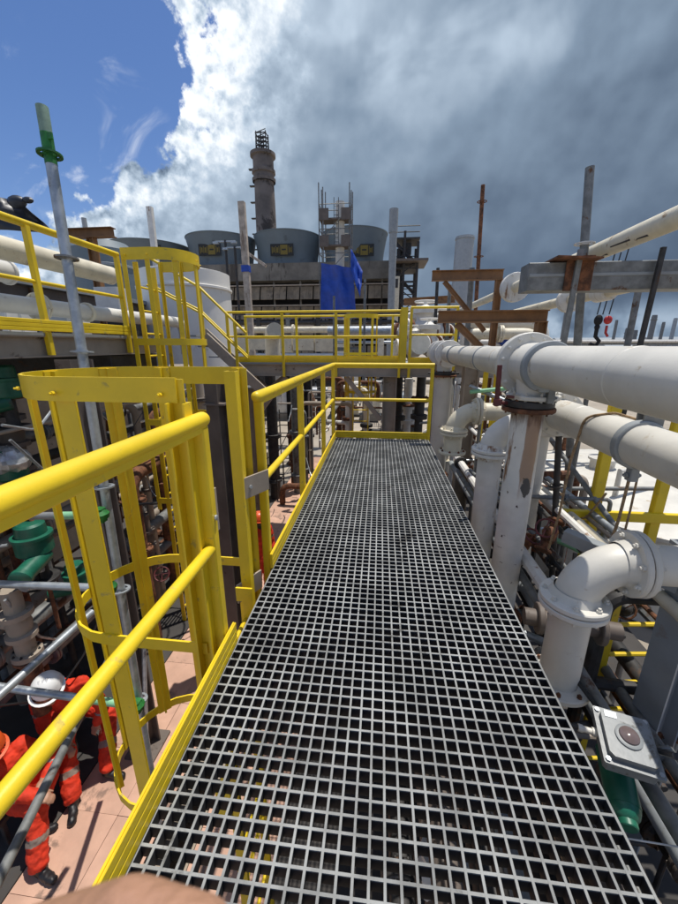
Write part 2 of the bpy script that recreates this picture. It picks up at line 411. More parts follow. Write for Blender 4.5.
# ------------------------------------------------------------------ the walkway
XL, XR = -.655, .765; PITCHG = (XR - XL) / 32
def grating(y0, y1, label):
    b = MB()
    for i in range(33):
        x = XL + i * PITCHG
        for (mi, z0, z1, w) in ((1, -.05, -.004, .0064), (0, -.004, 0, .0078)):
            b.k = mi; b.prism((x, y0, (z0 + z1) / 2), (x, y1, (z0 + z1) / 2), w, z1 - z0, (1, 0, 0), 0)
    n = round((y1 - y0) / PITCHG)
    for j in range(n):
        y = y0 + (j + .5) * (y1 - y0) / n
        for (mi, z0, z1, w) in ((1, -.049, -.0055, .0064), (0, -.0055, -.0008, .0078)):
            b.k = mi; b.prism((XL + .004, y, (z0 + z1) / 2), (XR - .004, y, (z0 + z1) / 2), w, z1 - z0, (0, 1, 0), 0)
    return tag(b.build('grating_panel', [GRT, GRS], ang=20), label, 'grating', 'moulded grating panels of the walkway')
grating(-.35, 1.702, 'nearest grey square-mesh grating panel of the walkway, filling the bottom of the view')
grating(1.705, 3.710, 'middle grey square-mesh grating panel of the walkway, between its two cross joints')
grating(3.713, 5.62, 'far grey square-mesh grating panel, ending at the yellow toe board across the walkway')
wf = thing('walkway_frame', (0, 0, -.06), 'tan steel channel frame carrying the grey grating walkway from below', 'frame')
for x, o in ((XL + .012, 1), (XR - .05, -1)):
    b = MB(); b.channel((x, -.5, -.155), (x, 5.62, -.155), .19, .06, .008, (o, 0, 0)); b.build('side_channel', TAN, wf)
for y in (-.3, 1.70, 3.712, 5.5):
    b = MB(); b.ibeam((XL + .09, y, -.125), (XR - .13, y, -.125), .12, .07); b.build('cross_beam', TAND, wf)
for x, y in ((XL + .12, 3.5), (XR - .12, 5.3), (XL + .12, 5.35)):
    b = MB(); b.ibeam((x, y, FL), (x, y, -.24), .13, .13, up=(1, 0, 0)); b.build('post', TAND, wf)
# ------------------------------------------------------------------ yellow guard rails of the walkway
def sq(b, p0, p1, w=.05): b.prism(p0, p1, w, w, (1, 0, 0), .006)
def handrail(b, p0, p1, r=.031, n=16):
    p0, p1 = V(p0), V(p1); b.tube([p0, p1], r, n); ax = (p1 - p0).normalized(); sd_ = ax.cross(V((0, 0, 1)))
    b.prism(p0 - V((0, 0, r * 1.05)), p1 - V((0, 0, r * 1.05)), r * 1.35, r * .9, sd_, .004)
def toe(b, p0, p1, nrm, h=.1):
    p0, p1, nrm = V(p0), V(p1), V(nrm); sdv = nrm
    b.prism(p0 + V((0, 0, h / 2)), p1 + V((0, 0, h / 2)), .008, h, sdv, .001)
    for z in (h * .165, h * .5, h * .835):
        b.prism(p0 + V((0, 0, z)) + nrm * .008, p1 + V((0, 0, z)) + nrm * .008, .0085, h * .31, sdv, .003)
RX = -.70
HR = 1.115
r1 = thing('guard_rail', (RX, 1.36, 0), 'yellow guard rail in the near left foreground, its rounded handrail running past the camera', 'guard rail', 'yellow guard rails along the walkway')
b = MB(); handrail(b, (RX, -.9, HR), (RX, 1.385, HR)); b.ball((RX, 1.385, HR), .031, 14, 8); b.build('top_rail', YEL, r1)
b = MB(); b.tube([(RX, -.9, .56), (RX, 1.35, .56)], .024, 14); b.build('mid_rail', YEL, r1)
for y in (1.36, -.35):
    b = MB(); sq(b, (RX, y, -.2), (RX, y, HR - .03)); b.build('post', YEL, r1)
b = MB(); toe(b, (RX + .035, -.9, .004), (RX + .035, 1.42, .004), (1, 0, 0), .115); b.build('toe_board', YEL, r1)
b = MB(); b.lathe((RX + .027, 1.36, .70), (1, 0, 0), [(.012, 0), (.012, .008), (.006, .010)], 8); b.build('bolt', GAL, r1)

r2 = thing('guard_rail', (RX, 1.95, 0), 'yellow guard rail on the left beyond the ladder opening, with four posts', 'guard rail', 'yellow guard rails along the walkway')
Y2 = 2.09
b = MB(); handrail(b, (RX, Y2 - .03, HR), (RX, 5.655, HR)); b.ball((RX, Y2 - .03, HR), .031, 14, 8); b.build('top_rail', YEL, r2)
b = MB(); b.tube([(RX, Y2, .60), (RX, 5.62, .60)], .024, 14); b.build('mid_rail', YEL, r2)
for y in (Y2, 3.25, 4.6, 5.62):
    b = MB(); sq(b, (RX, y, -.2), (RX, y, HR - .03)); b.build('post', YEL, r2)
b = MB(); toe(b, (RX + .035, Y2 - .05, .004), (RX + .035, 5.6, .004), (1, 0, 0), .105); b.build('toe_board', YEL, r2)
for z, y in ((.62, 1.99), (-.05, 1.95)):
    Mq = Matrix.Rotation(R(-28), 3, 'Z'); b = MB(); xo = RX if z > 0 else RX - .07; b.box((xo, y - .03, z), (.012, .20, .125), Mq, .002); b.build('bracket', TAN, r2)
    b = MB(); q = V((xo, y - .03, z)) + Mq @ V((.006, -.05, 0)); b.lathe(q, Mq @ V((1, 0, 0)), [(.011, 0), (.011, .009)], 6)
    b.build('bolt', GAL, r2)

r3 = thing('guard_rail', (.05, 5.66, 0), 'yellow end rail standing across the far end of the grating walkway', 'guard rail', 'yellow guard rails along the walkway')
b = MB(); handrail(b, (RX, 5.66, HR), (.79, 5.66, HR)); b.build('top_rail', YEL, r3)
b = MB(); b.tube([(RX + .03, 5.66, .60), (.77, 5.66, .60)], .024, 14); b.build('mid_rail', YEL, r3)
b = MB(); sq(b, (.765, 5.66, -.2), (.765, 5.66, HR - .03)); b.build('post', YEL, r3)
b = MB(); toe(b, (RX + .03, 5.635, .004), (.74, 5.635, .004), (0, -1, 0), .105); b.build('toe_board', YEL, r3)

# ------------------------------------------------------------------ ladder cages
def cage(loc, label, zt, hoops, zb, W=.76, Dp=.82, bar=.075, rot=0.0, band=.095, ladder=None, group='yellow safety cages around ladders'):
    """cage opening towards +x at loc; hoops = heights"""
    root = thing('ladder_cage', loc, label, 'ladder cage', group); L0 = V(loc)
    Mz = Matrix.Rotation(rot, 3, 'Z')
    def P(u, v, z): return L0 + Mz @ V((u, v, 0)) + V((0, 0, z - L0.z))
    prof = []                                             # plan outline from near end to far end
    hw = W / 2; st = Dp - hw
    prof.append((0, -hw)); prof.append((-st, -hw))
    for k in range(1, 12):
        a = math.pi * k / 12; prof.append((-st - math.sin(a) * hw, -math.cos(a) * hw))
    prof.append((-st, hw)); prof.append((0, hw))
    def band_mesh(z, h):
        b = MB(); t = .010; n = len(prof); vs = []
        for i, (u, v) in enumerate(prof):
            a = prof[max(i - 1, 0)]; c = prof[min(i + 1, n - 1)]; d = V((c[0] - a[0], c[1] - a[1], 0)).normalized(); nn = V((d.y, -d.x, 0))
            for o in (0, t):
                for zz in (z - h / 2, z + h / 2): vs.append(P(u + nn.x * o, v + nn.y * o, zz))
        fs = []
        for i in range(n - 1):
            q, r_ = i * 4, i * 4 + 4
            fs += [(q, r_, r_ + 1, q + 1), (q + 2, q + 3, r_ + 3, r_ + 2), (q + 1, r_ + 1, r_ + 3, q + 3), (q, q + 2, r_ + 2, r_)]
        fs += [(0, 1, 3, 2), (n * 4 - 4, n * 4 - 2, n * 4 - 1, n * 4 - 3)]
        b.add(vs, fs); return b
    for i, z in enumerate(hoops):
        hb = band_mesh(z, band if i == 0 else band * .62).build('hoop', YEL, root, ang=20)
        if i == 0:
            for u, v in ((-.06, -hw), (-st, -hw), (-st - hw * .78, -hw * .62), (-st - hw, 0), (-st, hw), (-.06, hw)):
                q = P(u, v, z - .015); cpt = P(-st, 0, z - .015); dr = V((0, v, 0)).normalized() if abs(u) <= st else (V((u + st, v, 0)).normalized()); dr = Mz @ dr
                bb = MB(); bb.lathe(q + dr * .008, dr, [(.009, 0), (.009, .012), (.005, .012), (.005, .022)], 6); bb.build('bolt', YEL, hb)
    spots = [(-.02, -hw), (-st * .95, -hw), (-st - hw * .68, -hw * .73), (-st - hw, 0), (-st - hw * .68, hw * .73), (-st * .95, hw), (-.02, hw)]
    for i, (u, v) in enumerate(spots):
        dr = V((0, v, 0)).normalized() if abs(u) <= st + .01 else V((u + st, v, 0)).normalized()
        q = V((u, v, 0)) - dr * .016; tg = V((-dr.y, dr.x, 0))
        top = hoops[0] + band / 2 - .006
        b = MB(); w = bar
        b.prism(P(q.x, q.y, zb), P(q.x, q.y, top), w, .012, Mz @ tg, .002)
        b.prism(P(q.x - dr.x * .0165, q.y - dr.y * .0165, zb), P(q.x - dr.x * .0165, q.y - dr.y * .0165, top), .012, .021, Mz @ tg, 0)
        b.build('cage_bar', YEL, root)
    if ladder:
        z0, z1 = ladder
        for v in (-.2, .2):
            b = MB(); b.prism(P(-.03, v, z0), P(-.03, v, z1), .026, .065, Mz @ V((0, 1, 0)), .003); b.build('stile', YEL, root)
        z = z0 + .25
        while z < min(z1 - .05, -.1 if z1 > 1.2 and L0.y < 2.5 else z1):
            b = MB(); b.tube([P(-.03, -.187, z), P(-.03, .187, z)], .014, 8); b.build('rung', YEL, root); z += .3
    return root
cage((RX - .06, 1.685, 0), 'yellow ladder cage at the near left, hooped top at handrail height beside the walkway', 1.27, (1.235, .04, -1.15), -1.18, ladder=(FL, -.06), W=.72, Dp=.86, bar=.085)
# heavy uprights either side of the opening
up_ = thing('ladder_gate_post', (RX - .06, 1.33, 0), 'wide yellow upright at the near side of the ladder opening, tan plate bolted on', 'upright', 'wide yellow uprights at the ladder opening')
b = MB(); b.channel((RX - .055, 1.345, -.25), (RX - .055, 1.345, 1.19), .075, .05, .008, (0, -1, 0)); b.build('channel', YEL, up_)
b = MB(); b.box((RX - .005, 1.42, .70), (.01, .06, .2), ch=.002); b.build('tan_plate', TAN, up_)
up2 = thing('ladder_gate_post', (RX - .06, 1.98, 0), 'yellow upright at the far side of the ladder opening, bracketed to the next rail', 'upright', 'wide yellow uprights at the ladder opening')
b = MB(); b.channel((RX - .068, 1.865, -.35), (RX - .068, 1.865, 1.27), .06, .045, .008, (0, 1, 0)); b.build('channel', YEL, up2)
b = MB(); b.box((RX - .06, 1.80, -.02), (.10, .012, .09), ch=.002); b.build('foot_plate', YEL, up2)

# ------------------------------------------------------------------ left platform with rail, pipes beyond it
PX = -3.35
pl = thing('left_platform', (PX - 1.1, 4, 1.2), 'tan steel platform on the upper left, its long beam level with the eye', 'platform')
b = MB(); b.ibeam((PX - .06, .4, 1.385), (PX - .06, 5.6, 1.385), .21, .11); b.build('edge_beam', TAN, pl)
b = MB(); b.ibeam((PX - 2.2, .4, 1.385), (PX - 2.2, 5.6, 1.385), .21, .11); b.build('edge_beam', TAN, pl)
for y in (1.2, 2.7, 4.2, 5.5):
    b = MB(); b.ibeam((PX - 2.1, y, 1.35), (PX - .13, y, 1.35), .16, .09); b.build('cross_beam', TAND, pl)
b = MB(); b.box((PX - 1.63, 2.0, 1.505), (3.26, 7.2, .03), ch=.003); b.build('deck_plate', GRY, pl)  # deck extended past its beams to shade the machinery below
b = MB(); b.box((PX - 1.1, 5.0, 1.15), (2.1, 1.0, .24), ch=.01); b.build('added_shade_block', DRK, pl)  # dark block added under the deck to stand for its shade
for x, y in ((PX - .15, 1.0), (PX - 2.1, 1.0), (PX - 2.1, 5.3)):
    b = MB(); b.ibeam((x, y, FL), (x, y, 1.27), .2, .2); b.build('column', TAND, pl)
c1 = thing('steel_column', aD(103, 520, 3.9), 'brown steel H column behind the near yellow cage, beside the grey scaffold pole', 'column', 'brown steel H columns on the left')
q = V(aX(97, 480, -2.62)); b = MB(); b.ibeam((q.x, q.y, FL), (q.x, q.y, 1.28), .2, .2, .016, .012, up=(.3, 1, 0)); b.build('shaft', TAND, c1)
b = MB(); b.box((q.x, q.y, FL + .015), (.36, .36, .03), ch=.004); b.build('base_plate', TAND, c1)
q = V(aX(224, 470, -1.95)); c2 = thing('steel_column', q, 'dark brown steel H column seen between the cage and the far yellow upright', 'column', 'brown steel H columns on the left')
b = MB(); b.ibeam((q.x, q.y, FL), (q.x, q.y, 1.02), .2, .2, .016, .012, up=(.4, 1, 0)); b.build('shaft', TAND, c2)
b = MB(); b.box((q.x, q.y, FL + .015), (.36, .36, .03), ch=.004); b.build('base_plate', TAND, c2)
b = MB(); b.box((q.x, q.y, .72), (.26, .26, .02), ch=.004); b.build('cap_plate', TAND, c2)

r4 = thing('guard_rail', (PX, 4.5, 1.5), 'yellow guard rail on the upper left platform, in front of the big cream pipes', 'guard rail')
def plat(z): return z
ys = (2.2, 3.58, 4.83)
b = MB(); handrail(b, (PX, 1.0, 2.50), (PX, 4.86, 2.50), .027); b.build('top_rail', YEL, r4)
b = MB(); b.tube([(PX, 1.0, 1.99), (PX, 4.83, 1.99)], .02, 12); b.build('mid_rail', YEL, r4)
for y in ys:
    b = MB(); sq(b, (PX, y, 1.30), (PX, y, 2.475), .055); b.build('post', YEL, r4)
b = MB(); toe(b, (PX + .035, 1.0, 1.53), (PX + .035, 4.83, 1.53), (1, 0, 0), .11); b.build('toe_board', YEL, r4)

cage((-3.28, 5.25, 1.4), 'yellow ladder cage farther back on the left, standing above the platform rail', 2.5, (2.50, 1.44, .35, -.85), -1.0, W=.86, Dp=.78, bar=.062, rot=math.pi, band=.14, ladder=(FL, 2.45))

PL = 'long pipes along the left platform'
pipe('process_pipe', 'thick cream pipe, highest of the pipes behind the upper left rail, with a capped end', 'pipe', [(-4.15, .5, 2.42), (-4.15, 5.75, 2.42)], .125, CRM, group=PL, flanges=[((-4.15, 5.77, 2.42), (0, 1, 0), .128, .05)])
pipe('process_pipe', 'thick white pipe just below the cream one, cut off before the scaffold pole', 'pipe', [(-4.7, .5, 2.28), (-4.7, 4.6, 2.28)], .13, WHT, group=PL, flanges=[((-4.7, 4.62, 2.28), (0, 1, 0), .15, .04)])
pipe('process_pipe', 'long white pipe, lowest behind the upper left rail, ending near the white tank', 'pipe', [(-4.3, .5, 1.86), (-4.3, 7.6, 1.86), (-4.3, 8.1, 1.86), (-4.3, 8.1, 1.2)], .105, WHT, rad=.3, group=PL,
     flanges=[((-4.3, 4.55, 1.86), (0, 1, 0), .17, .07), ((-4.3, 5.35, 1.86), (0, 1, 0), .135, .05)], fm=CRM)
# ------------------------------------------------------------------ right-hand pipes
AX, AZ = 1.22, 1.245
RP = 'white process pipes right of the walkway'
pa = thing('header_pipe', (AX, 0, AZ), 'thickest white header pipe, running past the right edge at eye height with two tees', 'pipe', RP)
b = MB(); b.tube([(AX, -1.2, AZ), (AX, 2.98, AZ)], .15, 32); b.build('pipe_run', WHT, pa)
b = MB(); b.tube([(AX, 3.36, AZ), (AX, 7.1, AZ)], .142, 28); b.build('pipe_run', WHT, pa)
b = MB(); b.tube([(AX, 2.96, AZ), (AX, 3.28, AZ)], .172, 32); b.tube(fillet([(AX, 3.12, AZ), (AX, 3.12, 1.0)], .1), lambda t: .15 - .03 * t, 28); b.build('tee', WHT, pa)
for y, R_, t in ((3.32, .255, .075),):
    b = MB(); b.disc((AX, y - .022, AZ), (0, 1, 0), R_, .036, 40); b.disc((AX, y + .022, AZ), (0, 1, 0), R_, .036, 40); f = b.build('flange', WHT, pa)
    b = MB(); b.bolts((AX, y, AZ), (0, 1, 0), R_ * .86, 14, .08, .014, .014); b.build('bolt_circle', WOLD, f)
for y, R_, t in ((2.93, .186, .055), (4.62, .15, .03), (6.35, .16, .04)):
    b = MB(); b.disc((AX, y, AZ), (0, 1, 0), R_, t, 36); b.build('clamp_ring', GRY, pa)
b = MB(); b.box((AX + .05, 2.93, AZ - .215), (.05, .06, .10), ch=.004); b.bolts((AX + .05, 2.93, AZ - .23), (1, 0, 0), .012, 1, .06, .016, .014); b.build('clamp_lug', GALD, pa)
b = MB(); b.tube([(AX, 7.1, AZ), (AX, 7.75, AZ)], .165, 28); b.tube([(AX, 7.42, AZ), (AX, 7.42, .92)], .14, 24); b.build('tee', WHT, pa)
for y in (7.08, 7.8, 8.05, 8.3):
    b = MB(); b.disc((AX, y, AZ), (0, 1, 0), .24, .06, 28); b.bolts((AX, y, AZ), (0, 1, 0), .2, 10, .06); b.build('flange', WOLD, pa)
b = MB(); b.tube([(AX, 7.75, AZ), (AX, 10.5, AZ)], .12, 20); b.build('pipe_run', WOLD, pa)
b = MB(); b.disc((AX, 3.12, 1.005), (0, 0, 1), .2, .035, 32); b.bolts((AX, 3.12, 1.005), (0, 0, 1), .17, 10, .04, .012); b.build('flange', WHT, pa)

def dropleg(x, y, ztop, zbot, r, R_, label, m, lever=True):
    v = thing('drop_pipe', (x, y, zbot), label, 'pipe', 'upright pipes dropping from the white header')
    MB().tube([(x, y, zbot), (x, y, ztop - .10)], r, 24).build('pipe_run', m, v)
    b = MB(); b.disc((x, y, ztop - .095), (0, 0, 1), R_, .035, 28); b.bolts((x, y, ztop - .06), (0, 0, 1), R_ * .86, 9, .08, .014, .016); b.build('flange', RST, v)
    b = MB(); b.disc((x, y, zbot + .03), (0, 0, 1), R_, .04, 28); b.bolts((x, y, zbot + .03), (0, 0, 1), R_ * .86, 8, .04, .014, .016); b.build('flange', RST, v)
    w = thing('butterfly_valve', (x, y, ztop - .04), 'dark wafer valve %s' % ('with a maroon lever, clamped under the nearer header tee' if lever else 'clamped under the farther header tee'), 'valve')
    b = MB(); b.disc((x, y, ztop - .048), (0, 0, 1), R_ * .93, .052, 28); b.build('valve_body', DRK, w)
    if lever:
        b = MB(); b.tube([(x, y, ztop - .045), (x - R_ - .06, y - .05, ztop - .045)], .016, 8); b.box((x - R_ - .06, y - .05, ztop - .04), (.06, .05, .05), ch=.006); b.build('stem', MAR, w)
        b = MB(); b.prism((x - R_ - .065, y - .05, ztop - .07), (x - R_ - .075, y - .05, ztop + .25), .035, .03, (1, 0, 0), .008); b.build('lever', MAR, w)
        b = MB(); b.box((x - R_ * .7, y - .07, ztop + .01), (.11, .06, .02), ch=.003); b.build('latch_plate', MAR, w)
    else:
        b = MB(); b.tube([(x - .3, y - .02, ztop - .05), (x + .28, y - .02, ztop - .05)], .02, 8); b.build('stem', DRK, w)
    return v
dropleg(AX - .02, 3.12, 1.0, -1.1, .122, .2, 'rust-streaked white upright pipe under the nearer header tee, dark paint loss halfway down', VST)
dropleg(AX, 7.42, .93, -1.2, .17, .24, 'clean white upright pipe under the farther header tee, by the end of the walkway', WHT, False)
def uelbow(x, y, zc, zbot, r, run, label, m, fr):
    """pipe rising from zbot, bending towards +x and running on"""
    c = thing('elbow_pipe', (x, y, zbot), label, 'pipe', RP); Rb = r * 2.4
    pts = [(x, y, zbot), (x, y, zc - Rb)]
    MB().tube(pts, r, 24).build('pipe_run', m, c)
    el = [V((x + Rb - math.cos(a) * Rb, y, zc - Rb + math.sin(a) * Rb)) for a in [math.pi / 2 * k / 10 for k in range(11)]]
    MB().tube(el, r * 1.03, 28).build('elbow', m, c)
    MB().tube([(x + Rb, y, zc), (x + run, y, zc)], r, 24).build('pipe_run', m, c)
    for p, ax in (((x, y, zc - Rb), (0, 0, 1)), ((x + Rb, y, zc), (1, 0, 0))):
        b = MB(); p = V(p); a_ = V(ax); b.disc(p - a_ * .02, ax, fr, .034, 36); b.k = 1; b.disc(p + a_ * .0, ax, fr * .93, .008, 30); b.k = 0; b.disc(p + a_ * .02, ax, fr, .034, 36); b.lathe(p - a_ * .035, -a_, [(r * 1.22, 0), (r * 1.03, .05)], 28, False); b.lathe(p + a_ * .035, a_, [(r * 1.22, 0), (r * 1.03, .05)], 28, False)
        f = b.build('flange', [m, RST], c)
        u = V((1, 0, 0)) if abs(a_.z) > .5 else V((0, 1, 0)); w = a_.cross(u)
        proto = None
        for k in range(8):
            th = 2 * math.pi * (k + .5) / 8; q = p + u * math.cos(th) * fr * .84 + w * math.sin(th) * fr * .84
            if proto is None:
                b = MB(); h_ = .037; b.lathe(q, a_, [(r * .08, -h_ - r * .24), (r * .08, -h_ - r * .13), (r * .14, -h_ - r * .13), (r * .14, h_ + r * .13), (r * .08, h_ + r * .13), (r * .08, h_ + r * .24)], 6)
                proto = b.build('bolt', m if r > .1 else RST, f); q0 = q
            else:
                o = proto.copy(); COL.objects.link(o); o.parent = f; o.location = q - q0
    b = MB(); b.disc((x, y, zbot + .018), (0, 0, 1), fr, .036, 36); f = b.build('flange', m, c)
    b = MB()
    for k in range(8):
        th = 2 * math.pi * (k + .5) / 8; b.lathe((x + math.cos(th) * fr * .84, y + math.sin(th) * fr * .84, zbot + .037), (0, 0, 1), [(r * .13, 0), (r * .13, r * .12), (r * .07, r * .12), (r * .07, r * .2)], 6)
    b.build('bolt_circle', RST, f)
    return c
uelbow(1.18, 2.0, .215, -.66, .112, 2.4, 'large white flanged elbow at the lower right, turning from upright to the right edge', WHT, .185)
uelbow(1.15, 3.78, .64, -1.1, .118, 1.2, 'white elbow pipe standing just behind the rust-streaked upright, bending to the right', WOLD, .19)
uelbow(.96, 4.75, .60, .05, .11, 1.5, 'smaller cream elbow pipe beside the walkway, beyond the white upright pipes', CRM, .17)

BX, BZ = 1.62, .80
pb = thing('header_pipe', (BX, 0, BZ), 'second white header pipe, lower than the thickest one, held by a grey clamp', 'pipe', RP)
b = MB(); b.tube([(BX, -1, BZ), (BX, 3.5, BZ)], .135, 28); b.build('pipe_run', WHT, pb)
b = MB(); b.tube(fillet([(BX, 3.5, BZ), (BX, 3.95, BZ), (BX, 3.95, .0)], .34, 9), .14, 28); b.build('elbow', WHT, pb)
b = MB(); b.tube([(BX, 3.95, 0), (BX, 3.95, -1.3)], .135, 24); b.build('pipe_run', WHT, pb)
b = MB(); b.disc((BX, 3.5, BZ), (0, 1, 0), .2, .07, 32); b.bolts((BX, 3.5, BZ), (0, 1, 0), .17, 10, .07, .014); b.build('flange', WHT, pb)
b = MB(); b.disc((BX, 2.42, BZ), (0, 1, 0), .155, .06, 32); b.box((BX, 2.42, BZ - .19), (.05, .06, .09), ch=.005); b.bolts((BX, 2.42, BZ - .2), (1, 0, 0), .001, 1, .06, .018); b.build('clamp_ring', GRY, pb)
b = MB(); b.box((BX + .05, 2.42, BZ + .22), (.12, .014, .2), ch=.003); b.box((BX + .05, 2.48, BZ + .22), (.12, .014, .2), ch=.003); b.lathe((BX + .05, 2.38, BZ + .24), (0, 1, 0), [(.022, 0), (.022, .16)], 8); b.build('hanger', GALD, pb)

def rope(pts, r, label, m=ROPE, name='rope', cat='rope'):
    P = fillet(pts, .1, 6); return tag(MB().tube(P, r, 7).build(name, m), label, cat)
h = .15
rope([(BX - .16, 2.95, -.25), (BX - .15, 2.9, .1), (BX - .165, 2.85, .55), (BX - .13, 2.83, BZ + .1), (BX, 2.72, BZ + h), (BX + .1, 2.55, BZ + .12)], .0095, 'tan rope looped over the lower white header and hanging down its near side')
rope([(BX - .01, 2.42, BZ - .2), (BX - .03, 2.40, .3), (BX - .10, 2.36, -.15)], .0095, 'tan strap hanging from the grey pipe clamp, left of its twin')
rope([(BX + .05, 2.44, BZ - .2), (BX + .04, 2.42, .35), (BX + .02, 2.40, 0)], .007, 'thin brown strap hanging from the grey pipe clamp, right of its twin')

# high pipes, tray beam, bracket frames
HP = 'high white pipes over the right side'
dp = pipe('high_pipe', 'scuffed cream-white pipe, highest on the right, passing over the grey beam', 'pipe', [(2.5, .5, 2.45), (2.5, 7.9, 2.45)], .095, CRM, group=HP,
     flanges=[((2.5, 7.95, 2.45), (0, 1, 0), .26, .16)], fm=WOLD)
b = MB()
for (y, a, l) in ((4.55, -2.6, .16), (4.25, -2.3, .1), (4.9, -2.0, .07)):
    p = V((2.5 + math.cos(a) * .09, y, 2.45 + math.sin(a) * .09)); b.tube([p - V((0, l, 0)), p + V((0, l, .01))], .012, 6)
b.build('peeled_strip', DRK, dp)
b = MB(); b.tube([(2.5, 8.0, 2.45), (2.5, 13.5, 2.45)], .085, 14); b.build('pipe_run', CRM, dp)
pipe('high_pipe', 'cream-white pipe under the grey beam, parallel to the higher scuffed one', 'pipe', [(3.15, .8, 2.13), (3.15, 12, 2.13)], .085, CRM, group=HP, flanges=[((3.15, 7.1, 2.13), (0, 1, 0), .2, .12), ((3.15, 6.1, 2.13), (0, 1, 0), .13, .3)], fm=WOLD)
tb = thing('grey_beam', (1.62, 4.35, 2.1), 'weathered grey steel beam crossing the sky at the right, a rusty plate over its end', 'beam')
y = 4.35; e0 = aY(528, 277, y); z0 = aY(521, 291, y).z; z1 = aY(521, 263, y).z; zm = (z0 + z1) / 2
b = MB(); b.prism((e0.x, y + .12, zm), (5.2, y + .12, zm + .0), .25, z1 - z0, (0, 1, 0), .006); b.build('box_beam', GALD, tb)
b = MB(); b.prism((e0.x + .01, y - .008, zm + .012), (5.2, y - .008, zm + .012), .012, .03, (0, 1, 0), .002); b.build('edge_strip', GRY, tb)
pc = aY(572, 262, y)
b = MB(); b.box((pc.x, y + .05, z1 + .012), (.42, .45, .016), Matrix.Rotation(.05, 3, 'Y'), .002); b.box((pc.x + .07, y - .03, zm + .02), (.26, .02, z1 - z0 + .06), ch=.002); b.build('rusty_plate', RST, tb)
for xx in (pc.x, aY(652, 262, y).x):
    b = MB(); b.prism((xx, y - .06, z0 - 1.3), (xx + .04, y - .06, z1 + .10), .05 if xx == pc.x else .042, .04, (1, 0, 0), .004); b.build('threaded_leg', GALD if xx == pc.x else DRK, tb)
b = MB(); b.ibeam((4.9, y + .12, FL), (4.9, y + .12, z0 - .005), .2, .2, up=(1, 0, 0)); b.build('column', GALD, tb)
def bracket(loc, w, hgt, label, d=.14):
    x, y, z = loc; root = thing('bracket_frame', loc, label, 'frame', 'brown steel bracket frames')
    b = MB(); b.ibeam((x, y, z), (x + w, y, z), d, .12, .016, .012); b.build('arm', BRN, root)
    b = MB(); b.ibeam((x + w - .07, y, FL), (x + w - .07, y, z - d / 2 - .002), .13, .12, .016, .012, up=(1, 0, 0)); b.build('upright', BRN, root)
    b = MB(); b.ibeam((x + w * .18, y, z - d / 2 - .01), (x + w * .82, y, z - d / 2 - hgt), .09, .07, .012, .01, up=(1, 0, .6)); b.build('brace', BRN, root)
    return root
q = aY(438, 317, 5.6); q1 = aY(548, 313, 5.6)
bracket((q.x, 5.6, q.z), q1.x - q.x, .85, 'nearer brown steel bracket on the right, its arm and brace over the white pipes', .16)
q = aY(432, 276, 8.6); q1 = aY(503, 276, 8.6)
bracket((q.x, 8.6, q.z), q1.x - q.x, 1.0, 'brown steel bracket standing farther back and higher, in front of the pale stack', .2)
q = aY(404, 302, 12); q1 = aY(455, 299, 12)
b = MB(); b.ibeam((q.x, 12, q.z), (q1.x, 12, q1.z), .2, .14); tag(b.build('brown_beam', BRN), 'short brown steel beam in the distance between the dark structure and the bracket', 'beam')

# scaffold poles
def pole(p0, p1, r, label, m, cups=(), tip=None, group='scaffold poles rising above the plant', cm=None):
    p0, p1 = V(p0), V(p1); root = thing('scaffold_pole', p0, label, 'pole', group)
    MB().tube([p0, p1], r, 14).build('tube', m, root)
    for t in cups:
        c = p0.lerp(p1, t); b = MB(); ax = (p1 - p0).normalized()
        b.ring(c, ax, r * 2.4, r * 1.9, .012, 20)
        for k in range(4):
            a = k * math.pi / 2 + .5; dr = V((math.cos(a), math.sin(a), 0)); b.prism(c + dr * r * .9, c + dr * r * 1.95, .016, .011, None, 0)
        b.lathe(c - ax * r * .4, ax, [(r * 1.18, 0), (r * 1.18, r * .8)], 14, False)
        b.build('rosette', cm or m, root)
    if tip:
        c = p0.lerp(p1, tip[0]); e = p0.lerp(p1, tip[1]); MB().tube([c, e], r * 1.06, 14).build('painted_band', SGRN, root)
    return root
PX_ = -1.86
pt = aX(42, 107, PX_); pm = aX(86, 400, PX_ + .04); pbx = aX(112, 585, PX_ + .12)
bot = V((pbx.x + .08, pbx.y - .12, FL))
q = pole(bot, pt, .029, 'tall galvanised scaffold pole with a green collar, standing against the blue sky on the left', GAL,
     cups=[(1 - k) for k in (.0,)][:0])
LEN = (pt - bot).length
for (yy, m_) in ((155, SGRN), (258, GALD), (352, GAL), (455, GAL), (487, GAL), (590, GAL), (700, GAL)):
    xx = 42 + (yy - 107) * .148; best = min(range(600), key=lambda k: abs((lambda P: 452 - FPX * ((P - EYE).dot(_up)) / (P - EYE).dot(_fw))(bot.lerp(pt, k / 599)) - yy)); c = bot.lerp(pt, best / 599)
    b = MB(); ax = (pt - bot).normalized(); b.ring(c, ax, .062, .045, .010, 22); b.lathe(c - ax * .012, ax, [(.034, 0), (.034, .024)], 14, False)
    for k in range(4):
        a = k * math.pi / 2 + .4; dr = V((math.cos(a), math.sin(a), 0)); b.prism(c + dr * .026, c + dr * .050, .018, .009, None, 0)
    b.build('rosette', m_, q)
    if yy == 155:
        MB().tube([c - ax * .05, c + ax * .10], .0305, 14).build('green_collar', SGRN, q)
        MB().tube([c + ax * .10, pt + ax * .002], .0302, 14).build('faded_green_top', FGRN, q)
        MB().box(c + V((.03, -.01, .08)), (.03, .015, .03), ch=.003).build('wedge', SGRN, q)
